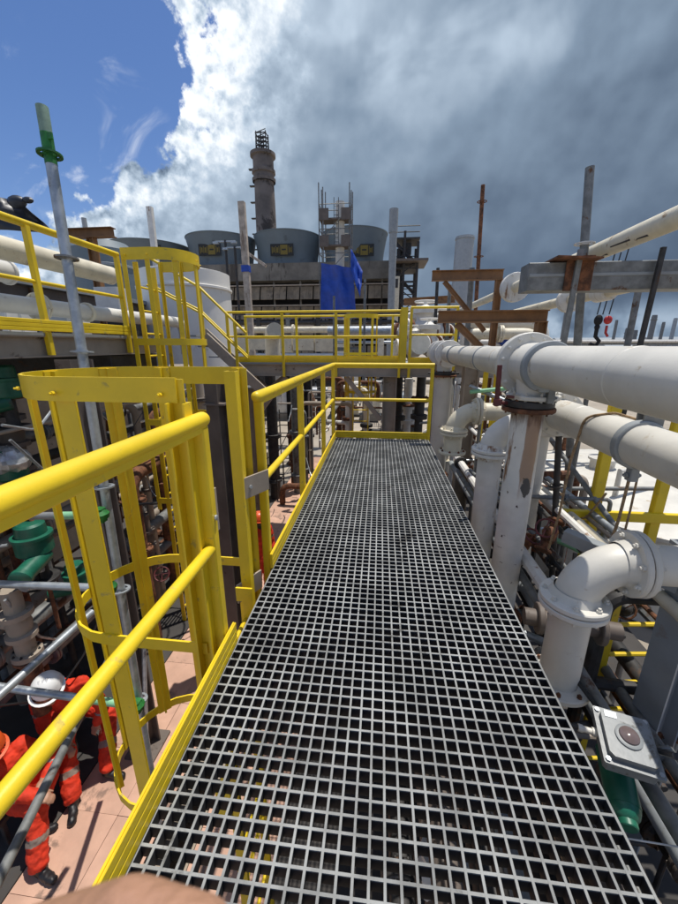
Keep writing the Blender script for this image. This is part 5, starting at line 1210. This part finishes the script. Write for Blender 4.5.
for k, z in enumerate((FL + 5.4, FL + 9.2, ZT - 1.2, ZT + 1.6)):
    b = MB(); b.box(((x0 + x1) / 2, 44.5, z), (x1 - x0 + .3, 3.2, .16), ch=.01); b.build('floor_grate', DRK, s_)
    b = MB(); b.prism((x0 + .2, 43.4, z), (x1 - .2, 43.4, z - 2.4), .14, .3, (0, 1, 0), .01); b.build('stair_flight', DRK, s_)
    for zz_ in (.55, 1.1): b = MB(); b.tube([(x0 - .1, 42.9, z + zz_), (x1 + .1, 42.9, z + zz_)], .05, 5); b.build('hand_rail', DRK, s_)
b = MB(); b.tube([(x0 + .9, 43.6, FL), (x0 + .9, 43.6, zt_ - 1.5)], .28, 10); b.build('riser', DRK, s_)
zz = aY(404, 262, 43).z; b = MB(); b.box(((x0 + x1) / 2 + .4, 44, zz), (x1 - x0 + 1.2, 4.4, .22), ch=.02); b.build('landing', TAND, s_)
b = MB(); b.box(((x0 + x1) / 2 + .3, 44, zz + 1.4), (.9, .9, 1.1), ch=.1); b.build('machinery', DRK, s_)
a = aY(395, 290, 40); b = MB(); b.box((a.x, 40, (FL + aY(395, 277, 40).z) / 2), (.8, .8, aY(395, 277, 40).z - FL), ch=.05); t = thing('pale_cabin', (a.x, 40, FL), 'pale equipment cabin at the foot of the dark stair tower', 'cabin'); b.build('walls', CRM, t); b = MB(); b.box((a.x, 39.58, aY(395, 284, 40).z), (.5, .06, .8), ch=.01); b.build('window', DRK, t)

# posts standing between
q0 = aY(250, 311, 20); q1 = aY(241.5, 202, 20); t = thing('timber_post', (q0.x, 20, FL), 'pale weathered timber post with a blue strap, in front of the fan stacks', 'post')
b = MB(); b.prism((q0.x, 20, FL), (q1.x, 20, q1.z), .32, .3, (1, 0, 0), .03); b.build('pole', WOOD, t); z = aY(246, 269, 20).z; b = MB(); b.box((aY(246, 269, 20).x, 20, z), (.4, .38, .3), ch=.03); b.build('strap', BLUE, t)
q0 = aY(152, 240, 16); q1 = aY(149.5, 207, 16); b = MB(); b.prism((q0.x, 16, FL), (q1.x, 16, q1.z), .22, .2, (1, 0, 0), .02); tag(b.build('white_post', WOLD), 'short white post top showing above the yellow cage', 'post')
q0 = aY(392, 300, 34); q1 = aY(394, 209, 34); t = thing('grey_post', (q0.x, 34, FL), 'tall grey post with a thicker top in front of the stair tower', 'post'); b = MB(); b.tube([(q0.x, 34, FL), (q1.x, 34, q1.z)], .3, 12); b.build('pole', GRY, t); b = MB(); b.tube([(q1.x, 34, q1.z - 1.7), (q1.x, 34, q1.z)], .36, 12); b.build('sleeve', GRY, t)
q0 = aY(255, 262, 21); q1 = aY(268, 266, 21); b = MB(); b.prism(aY(246, 252, 21), aY(266, 266, 21), .22, .14, None, .01); tag(b.build('timber_plank', WOOD), 'slanting timber plank leaning against the timber post', 'plank')
for px_, lab in ((227, 'lamp mast with a cross arm left of two in front of the second fan stack'), (236, 'shorter lamp mast right of two in front of the second fan stack')):
    q = aY(px_, 265, 30); zt2 = aY(px_, 240 if px_ < 230 else 246, 30).z; t = thing('lamp_mast', (q.x, 30, FL), lab, 'mast', 'lamp masts before the cooling tower'); b = MB(); b.tube([(q.x, 30, FL), (q.x, 30, zt2)], .1, 8); b.build('pole', DRK, t); b = MB(); b.prism((q.x - .8, 30, zt2 - .1), (q.x + .8, 30, zt2 - .1), .12, .1, (0, 1, 0)); b.box((q.x - .7, 29.9, zt2 - .2), (.4, .25, .15)); b.box((q.x + .7, 29.9, zt2 - .2), (.4, .25, .15)); b.build('cross_arm', GAL, t)
for px0, px1, pt_, y, m, lab in ((459.5, 478, 237, 30, LGY, 'pale grey cylindrical stack standing behind the brown brackets'),):
    a = aY(px0, pt_, y); c = aY(px1, pt_, y); x = (a.x + c.x) / 2; r_ = (c.x - a.x) / 2; t = thing('grey_stack', (x, y, FL), lab, 'stack')
    b = MB(); b.lathe((x - .25, y, FL), (0, 0, 1), [(r_ * 1.05, 0), (r_, a.z - FL)], 28); b.build('shell', LGY, t)
    for dz in (0.1, 2.6, 5.2): b = MB(); b.lathe((x - .25, y, a.z - dz), (0, 0, 1), [(r_, -.12), (r_ * 1.05, -.1), (r_ * 1.05, 0), (r_, .02)], 28, False); b.build('band', GRY, t)
for i, (px_, top, y, lab) in enumerate(((365, 279, 13, 'thin grey scaffold pole left of the far rail gate, before the blue tarp'), (334, 296, 13, 'thin grey pole standing against the big blue tarp'), (438, 268, 10.2, 'slim dark pole left of the pale stack'), (450, 285, 9.5, 'slim grey pole close by the brown bracket'), (472, 268, 9.0, 'stout grey tube in front of the brown bracket upright'))):
    q = aY(px_, 340, y); pole((q.x, y, FL), aY(px_, top, y), .04 if i != 4 else .06, lab, GALD if i != 2 else DRK, cups=(.8, .6) if i != 2 else ())

# black tarp and brown frame on the far left
tag(sheet(aY(-40, 226, 6.2), aY(54, 234, 6.6), aY(17, 199, 6.4), aY(-40, 192, 6.2), 16, 8, .10, 'black_tarp', BTARP, 8), 'dark blue-black tarp draped behind the top rail at the far left', 'tarp', None)
b = MB(); c = V(aY(17, 202, 6.3)); b.ball(c, .12, 10, 7, (1.3, .8, .8)); b.ball(c + V((.2, 0, .02)), .08, 8, 6, (1.2, .7, .6)); tag(b.build('tarp_knot', BTARP), 'dark tarp knot tied at the peak of the tarp on the far left', 'tarp')
q = aY(66, 234, 7.2); q1 = aY(114, 233, 7.2)
t = thing('bracket_frame', (q.x, 7.2, FL), 'brown steel frame on the far left, its arm above the cream pipe', 'frame', 'brown steel bracket frames')
b = MB(); b.ibeam((q.x, 7.2, q.z), (q1.x, 7.2, q.z), .16, .14); b.build('arm', BRN, t)
xm = aY(95, 260, 7.2).x; b = MB(); b.ibeam((xm, 7.2, q.z - .085), (xm, 7.2, 1.7), .14, .12, up=(1, 0, 0)); b.build('upright', BRN, t)
b = MB(); b.ibeam((xm, 7.2, 1.66), (aY(84, 318, 7.2).x - .25, 7.2, FL), .14, .12, up=(1, 0, 0)); b.build('leg', BRN, t)
b = MB(); q = aY(84, 220, 30); b.tube([(q.x, 30, FL), (q.x, 30, aY(84, 218, 30).z)], .18, 8); tag(b.build('grey_pipe_post', LGY), 'pale pipe post sticking up above the brown frame on the far left', 'post')
t = thing('dark_vessel', aY(100, 250, 13), 'dark grey rounded vessel behind the cream pipe on the upper left', 'vessel')
a = aY(104, 262, 13); b = MB(); b.lathe((a.x, 13, FL), (0, 0, 1), [(1.0, 0), (1.0, a.z - FL + .3), (.8, a.z - FL + .55), (0, a.z - FL + .7)], 28); b.build('shell', CTG, t); b = MB(); b.disc((a.x, 13, a.z - .2), (0, 0, 1), 1.03, .08, 28); b.build('band', GRY, t)

# ------------------------------------------------------------------ horizon
def treeline(x0, x1, y, h, seed, label=None):
    random.seed(seed); b = MB(); n = int((x1 - x0) / 1.2)
    for i in range(n * 26):
        u = random.random(); x = x0 + (x1 - x0) * u; hh = h * (.55 + .45 * math.sin(u * 23 + seed) * math.sin(u * 7.3 + 1)) * random.random() ** .6
        c = V((x, y + random.uniform(-4, 4), FL + hh)); r_ = random.uniform(.5, 1.1); a = random.uniform(0, 6.28); t_ = random.uniform(-.9, .9)
        u_ = V((math.cos(a), math.sin(a) * .6, t_)).normalized() * r_; w_ = u_.cross(V((random.uniform(-1, 1), random.uniform(-1, 1), random.uniform(-1, 1)))).normalized() * r_ * .7
        b.add([c - u_, c + w_, c + u_, c - w_], [(0, 1, 2, 3)])
    o = b.build('treeline', LEAF); return tag(o, kind='stuff')
treeline(20, 150, 110, 4.6, 3); treeline(60, 260, 170, 7, 4)
def stk(px_, pt_, pb_, y, w, m, lab, name='far_stack', cat='stack'):
    a = aY(px_, pt_, y); c = aY(px_ + (339 - px_) * 0, pb_, y); b = MB(); b.lathe((a.x, y, FL), (0, 0, 1), [(w, 0), (w, a.z - FL - .6), (w * .85, a.z - FL)], 14)
    if w > .5: b.disc((a.x, y, a.z - 1.5), (0, 0, 1), w * 1.25, .2, 14)
    return tag(b.build(name, m), lab, cat)
stk(655, 315, 340, 140, .8, GALD, 'grey bullet-shaped stack on the far right horizon')
stk(636, 330, 340, 130, .6, GALD, 'low grey tank stack left of the bullet-shaped one on the horizon')
stk(568, 306, 340, 120, .7, GALD, 'thin mast on the horizon left of the hanging hooks', 'far_mast', 'mast')
stk(617, 320, 340, 125, .4, GALD, 'pale thin mast on the horizon just right of the red hook', 'far_mast', 'mast')
stk(664, 322, 340, 130, .45, GALD, 'short grey mast right of the bullet-shaped stack', 'far_mast', 'mast')
stk(676, 318, 340, 120, .5, LGY, 'pale mast at the right edge of the horizon', 'far_mast', 'mast')
stk(628, 328, 340, 125, .6, GALD, 'squat grey vent stack on the horizon between the hook and the dark pole')
for px_, w, h, y, lab in ((590, 22, 5.5, 135, 'long pale shed on the horizon under the hooks'), (670, 16, 6, 150, 'grey shed on the right edge of the horizon'), (620, 10, 4, 118, 'small pale shed on the horizon right of the hooks')):
    q = aY(px_, 340, y); t = thing('far_shed', (q.x, y, FL), lab, 'shed', None); b = MB(); b.box((q.x, y, FL + h / 2), (w, 8, h), ch=0); b.build('walls', HAZYB, t)
    b = MB(); b.add([(q.x - w / 2 - .3, y - 4.3, FL + h), (q.x + w / 2 + .3, y - 4.3, FL + h), (q.x + w / 2 + .3, y + 4.3, FL + h), (q.x - w / 2 - .3, y + 4.3, FL + h), (q.x - w / 2 - .3, y, FL + h + 1.4), (q.x + w / 2 + .3, y, FL + h + 1.4)], [(0, 1, 5, 4), (2, 3, 4, 5), (0, 4, 3), (1, 2, 5), (0, 3, 2, 1)]); b.build('roof', LGY, t)
# pipe rack and fence of the yard on the right
for i in range(7):
    x = 9 + i * 5; t = thing('rack_portal', (x, 46, FL), 'grey pipe rack portal in the yard at the right', 'rack', 'grey pipe rack portals in the far yard')
    for dx in (0, 4): MB().prism((x + dx, 46, FL), (x + dx, 46, FL + 4.6), .3, .3, (1, 0, 0), 0).build('leg', GALD, t)
    b = MB(); b.prism((x - .3, 46, FL + 4.75), (x + 4.3, 46, FL + 4.75), .3, .28, (0, 1, 0), 0); b.build('beam', GALD, t)
for i, (z, m) in enumerate(((FL + 5.0, WOLD), (FL + 5.05, GALD), (FL + 5.0, CRM))):
    pipe('rack_pipe', ('old white', 'grey', 'cream')[i] + ' pipe lying along the far yard rack at the right', 'pipe', [(8, 45.6 + i * .5, z), (44, 45.6 + i * .5, z)], .14, m, n=8)
fn = thing('wire_fence', (8, 15, FL), 'low dark post and wire fence across the pale ground at the right', 'fence')
for i in range(9):
    b = MB(); b.tube([(4.5 + i * 2, 15, FL), (4.5 + i * 2, 15, FL + 1.6)], .05, 6); b.build('post', GALD, fn)
b = MB()
for z in (.5, 1.0, 1.5): b.tube([(4.5, 15, FL + z), (20.5, 15, FL + z)], .018, 4)
b.build('wire', CBL, fn)
# ------------------------------------------------------------------ the tangle of pipes, cables and scaffold around the walkway
random.seed(77)
PAL = {'dark': DRK, 'grey': GALD, 'rusty': RST, 'tan': TAN, 'old white': WOLD, 'cream': CRM, 'galvanised': GAL}
def tangle(place, group, xr, yr, zr, nv, nh, ny, kinds, rs=(.025, .05, .075), pick=None):
    """upright, crosswise and lengthwise pipes filling one bay of the plant"""
    for i in range(nv + nh + ny):
        kd = random.choice(kinds); r_ = random.choice(rs); m = PAL[kd]
        x, y, z = random.uniform(*xr), random.uniform(*yr), random.uniform(*zr)
        if i < nv:
            zt = random.uniform(zr[0] + (zr[1] - zr[0]) * .5, zr[1]); nm = 'upright'
            pts = [(x, y, FL), (x, y, zt), (x + random.choice((-1, 1)) * random.uniform(.3, .8), y + random.uniform(-.2, .2), zt)]; ax = (0, 0, 1); fp = [(x, y, FL + (zt - FL) * q) for q in (.35, .72)]
        elif i < nv + nh:
            nm = 'crosswise'; x0, x1 = sorted((random.uniform(*xr), random.uniform(*xr))); x1 = max(x1, x0 + .8); pts = [(x0, y, max(FL + .05, z - .9)), (x0, y, z), (x1, y, z), (x1, y, max(FL + .05, z - random.uniform(.5, 1.6)))]; ax = (1, 0, 0); fp = [((x0 + x1) / 2, y, z)]
        else:
            nm = 'lengthwise'; pts = [(x, yr[0], z), (x, yr[1], z)]; ax = (0, 1, 0); fp = [(x, yr[0] + (yr[1] - yr[0]) * q, z) for q in (.3, .65)]
        w = 'thin ' if r_ == rs[0] else 'thick ' if r_ == rs[-1] else ''
        pipe(nm + '_pipe', '%s%s %s pipe in the tangle %s' % (w, kd, nm, place), 'pipe', pts, r_, m, group='%s%s %s pipes %s' % (w, kd, nm, place), flanges=[(p, ax, r_ * 1.9, max(.03, r_ * .9)) for p in fp], fm=random.choice((RST, DRK, m)), n=9, bolts=6)
tangle('beyond the end rail of the walkway', '', (-2.9, .9), (9.6, 14.5), (-2.6, .75), 18, 12, 5, ('dark', 'dark', 'grey', 'rusty', 'old white', 'tan'), (.03, .055, .09))
tangle('below the white headers on the right', '', (1.25, 3.2), (2.6, 7.8), (-2.6, .2), 12, 9, 9, ('dark', 'grey', 'tan', 'old white', 'galvanised', 'rusty'), (.02, .035, .055))
tangle('behind the brown brackets on the right', '', (1.5, 5.5), (9, 14), (-1.5, 2.1), 10, 9, 6, ('old white', 'cream', 'old white', 'grey', 'rusty'), (.035, .07, .11))
tangle('in the shade on the far left', '', (-5.2, -3.5), (2.2, 7.5), (-2.8, .9), 12, 8, 6, ('dark', 'dark', 'grey', 'rusty', 'tan'), (.02, .04, .07))
tangle('at the lower right beside the grating', '', (.95, 1.75), (.5, 3.4), (-2.9, -.9), 6, 5, 4, ('dark', 'grey', 'tan', 'galvanised'), (.02, .035, .05))
# cables looping among them
def cables(n, xr, yr, zr, label, group):
    for i in range(n):
        a = V((random.uniform(*xr), random.uniform(*yr), random.uniform(*zr))); c = a + V((random.uniform(-.6, .6), random.uniform(-1.2, 1.2), random.uniform(-.5, .5))); mid = a.lerp(c, .5) - V((0, 0, random.uniform(.1, .45)))
        kd = ('black', 'grey', 'tan')[i % 3]; tag(MB().tube(fillet([a, a.lerp(mid, .6) - V((0, 0, .1)), mid, c.lerp(mid, .5) - V((0, 0, .08)), c], .25, 5), random.choice((.006, .01, .014)), 6).build('cable', (CBL, GAL, ROPE)[i % 3]), label % kd, 'cable', group)
cables(12, (1.2, 2.6), (2.2, 6), (-1.6, .2), 'loose %s cable among the pipes below the white headers', 'loose cables below the white headers')
cables(12, (-4.2, -3.2), (1.8, 5.5), (-2.2, .8), 'drooping %s cable among the shaded pipes on the far left', 'drooping cables on the far left')
cables(9, (-2.6, .6), (9.4, 12), (-2.4, .3), 'hanging %s cable beyond the end rail of the walkway', 'hanging cables beyond the end rail')
# small rusty valves among the right-hand tangle
for i in range(12):
    p = V((random.uniform(1.3, 2.5), random.uniform(2.4, 6.8), random.uniform(-2.0, 0))); kd, m = (('rusty', RST), ('dark', DRK), ('old white', WOLD))[i % 3]
    t = thing('gate_valve', p, 'small %s gate valve among the pipes below the white headers' % kd, 'valve', 'small %s gate valves below the white headers' % kd); dr = V((random.uniform(-1, 1), random.uniform(-1, 0), .7)).normalized(); u = dr.orthogonal().normalized(); w = dr.cross(u); ax = u
    b = MB(); b.lathe(p, ax, [(.035, -.16), (.035, -.08), (.06, -.05), (.06, .05), (.035, .08), (.035, .16)], 12); b.lathe(p + dr * .02, dr, [(.05, 0), (.05, .08), (.03, .1), (.014, .11), (.014, .2)], 10); b.build('body', m, t)
    for s in (-.15, .15): b = MB(); b.disc(p + ax * s, ax, .075, .025, 16); b.build('flange', m, t)
    c = p + dr * .2; b = MB(); b.tube([c + w * .085 * math.cos(a * .5236) + u * .085 * math.sin(a * .5236) for a in range(13)], .009, 6); b.prism(c - u * .08, c + u * .08, .012, .010, dr, 0); b.build('handwheel', (MAR, RST, GRN)[i % 3], t)
# scaffold lattice below the headers
for a, c, kd, m in (((1.5, 5.6, -3.2), (1.5, 5.6, .7), 'grey upright', GALD), ((2.4, 4.6, -3.2), (2.4, 4.6, .9), 'grey upright', GALD), ((2.4, 6.6, -3.2), (2.4, 6.6, 1.2), 'grey upright', GALD), ((1.35, 4.55, -.35), (3.4, 4.65, -.3), 'grey level', GALD), ((1.4, 6.55, -.6), (3.4, 6.6, -.55), 'galvanised level', GAL), ((1.4, 5.6, -1.4), (3.3, 5.62, -1.4), 'galvanised level', GAL), ((2.4, 3.2, -1.3), (2.42, 7.2, -1.3), 'grey lengthwise', GALD), ((1.45, 3.4, -1.9), (2.5, 6.9, -.2), 'slanting grey', GALD)):
    tag(MB().tube([V(a), V(c)], .026, 10).build('scaffold_tube', m), '%s scaffold tube below the white headers' % kd, 'scaffold tube', '%s scaffold tubes below the white headers' % kd)
# dark pipe rack at the foot of the cooling tower
pr = thing('pipe_rack', (-5, 24, FL), 'dark steel pipe rack along the foot of the cooling tower', 'rack')
for i in range(9):
    x = -11.5 + i * 1.9; b = MB(); b.prism((x, 24, FL), (x, 24, 3.4), .26, .26, (1, 0, 0), 0); b.build('column', (DRK, GALD)[i % 2], pr)
for z in (.4, 1.9, 3.3): b = MB(); b.prism((-11.8, 24, z), (4, 24, z), .22, .2, (0, 1, 0), 0); b.build('beam', DRK, pr)
for i, (z, y, r_, m, kd) in enumerate(((.75, 23.7, .16, WOLD, 'old white'), (1.15, 23.9, .12, GALD, 'grey'), (2.3, 23.6, .2, CRM, 'cream'), (2.75, 24.0, .13, DRK, 'dark'), (1.55, 23.6, .1, GAL, 'galvanised'))):
    pipe('rack_pipe', kd + ' pipe running along the dark rack below the cooling tower', 'pipe', [(-11.6, y, z), (-2 + i, y, z), (-2 + i, y, z - 2)], r_, m, n=10, flanges=[((-8 + i * 1.3, y, z), (1, 0, 0), r_ * 1.6, .12)])
for i in range(7):
    p = V((-10 + i * 1.9, 21.5 + (i % 3), FL)); t = thing('ground_equipment', p, ('dark fan drive', 'grey pump', 'old white vessel', 'rusty skid', 'dark motor', 'cream cabinet', 'grey filter')[i] + ' standing in front of the dark pipe rack', 'equipment')
    b = MB(); b.lathe(p + V((0, 0, .4)), (0, 0, 1), [(.5, 0), (.55, .1), (.55, 1.2 + .3 * (i % 3)), (.4, 1.5 + .3 * (i % 3)), (.1, 1.6 + .3 * (i % 3))], 16); b.build('body', (DRK, GALD, WOLD, RST, DRK, CRM, GRY)[i], t); b = MB(); b.box(p + V((0, 0, .2)), (1.4, 1.2, .4), ch=.03); b.build('plinth', CONC, t)
    b = MB(); b.tube(fillet([p + V((.5, 0, 1.2)), p + V((1.1, 0, 1.2)), p + V((1.1, 0, 3.4))], .3), .1, 9); b.build('outlet', GALD, t)
# clutter hard behind the upper left rail
for i, (px_, py_, y, s, m, lab) in enumerate(((12, 325, 5.2, .5, WOLD, 'white upright bracket left of two behind the low white pipe'), (26, 325, 5.4, .5, WOLD, 'white upright bracket right of two behind the low white pipe'), (60, 318, 5.6, .5, LGY, 'grey box below the cream pipe flange at the upper left'), (72, 325, 6.2, .6, WOLD, 'white box near the scaffold pole on the upper left'), (112, 300, 7.0, .6, WOLD, 'white drum between the platform rail and the far cage'))):
    p = V(aY(px_, py_, y)); t = thing('pipe_support', p, lab, 'support'); b = MB(); b.box(p, (s * (.25 if i < 2 else .8), s * .5, s * (1 if i < 2 else .7)), ch=.02); b.build('body', m, t); b = MB(); b.box(p + V((0, 0, -s * .75)), (s * .3, s * .4, s * .7), ch=.01); b.build('leg', DRK, t)
ww = thing('equipment_house', (-8.2, 9, FL), 'dark equipment house behind the pipes at the upper left', 'building')
b = MB(); b.box((-8.4, 7.4, (FL + 2.5) / 2), (3.0, 11, 2.5 - FL), ch=.04); b.build('wall', TAND, ww)
b = MB(); b.box((-8.4, 7.4, 2.56), (3.3, 11.3, .1), ch=.02); b.build('roof', GRY, ww)
for k in range(9): b = MB(); b.prism((-6.88, 2.6 + k * 1.15, FL), (-6.88, 2.6 + k * 1.15, 2.48), .07, .12, (1, 0, 0), .006); b.build('rib', GALD, ww)
for k in range(4): b = MB(); b.box((-6.87, 3.2 + k * 2.3, 1.5), (.04, .7, .6), ch=.005); b.build('vent_panel', DRK, ww)
# weld beads on the big pipes
for y in (.35, 1.15, 1.95, 3.9, 5.5):
    r_ = .15 if y < 3 else .142; MB().lathe((AX, y, AZ), (0, 1, 0), [(r_, -.008), (r_ + .003, -.003), (r_ + .003, .003), (r_, .008)], 32, False).build('weld_bead', WHT, pa)
for y in (.9, 1.75, 3.1): MB().lathe((BX, y, BZ), (0, 1, 0), [(.135, -.007), (.138, -.003), (.138, .003), (.135, .007)], 28, False).build('weld_bead', WHT, pb)

for i, (x, z, r_, m, kd) in enumerate(((1.22, -1.25, .055, DRK, 'dark'), (1.40, -1.32, .045, GALD, 'grey'), (1.66, -1.2, .05, TAND, 'brown'), (1.80, -1.45, .07, DRK, 'thick dark'), (1.98, -1.25, .04, GALD, 'slim grey'), (2.15, -1.5, .06, RST, 'rusty'), (2.35, -1.4, .07, DRK, 'rearmost dark'), (1.55, -1.6, .09, TAND, 'thick brown'))):
    pipe('trench_pipe', kd + ' pipe in the row running under the switch box at the lower right', 'pipe', [(x, -1, z), (x, 6.5 + .2 * i, z)], r_, m, n=10, group='row of pipes under the switch box', flanges=[((x, .8 + .31 * i, z), (0, 1, 0), r_ * 1.8, .06), ((x, 2.6 + .25 * i, z), (0, 1, 0), r_ * 1.8, .06)])
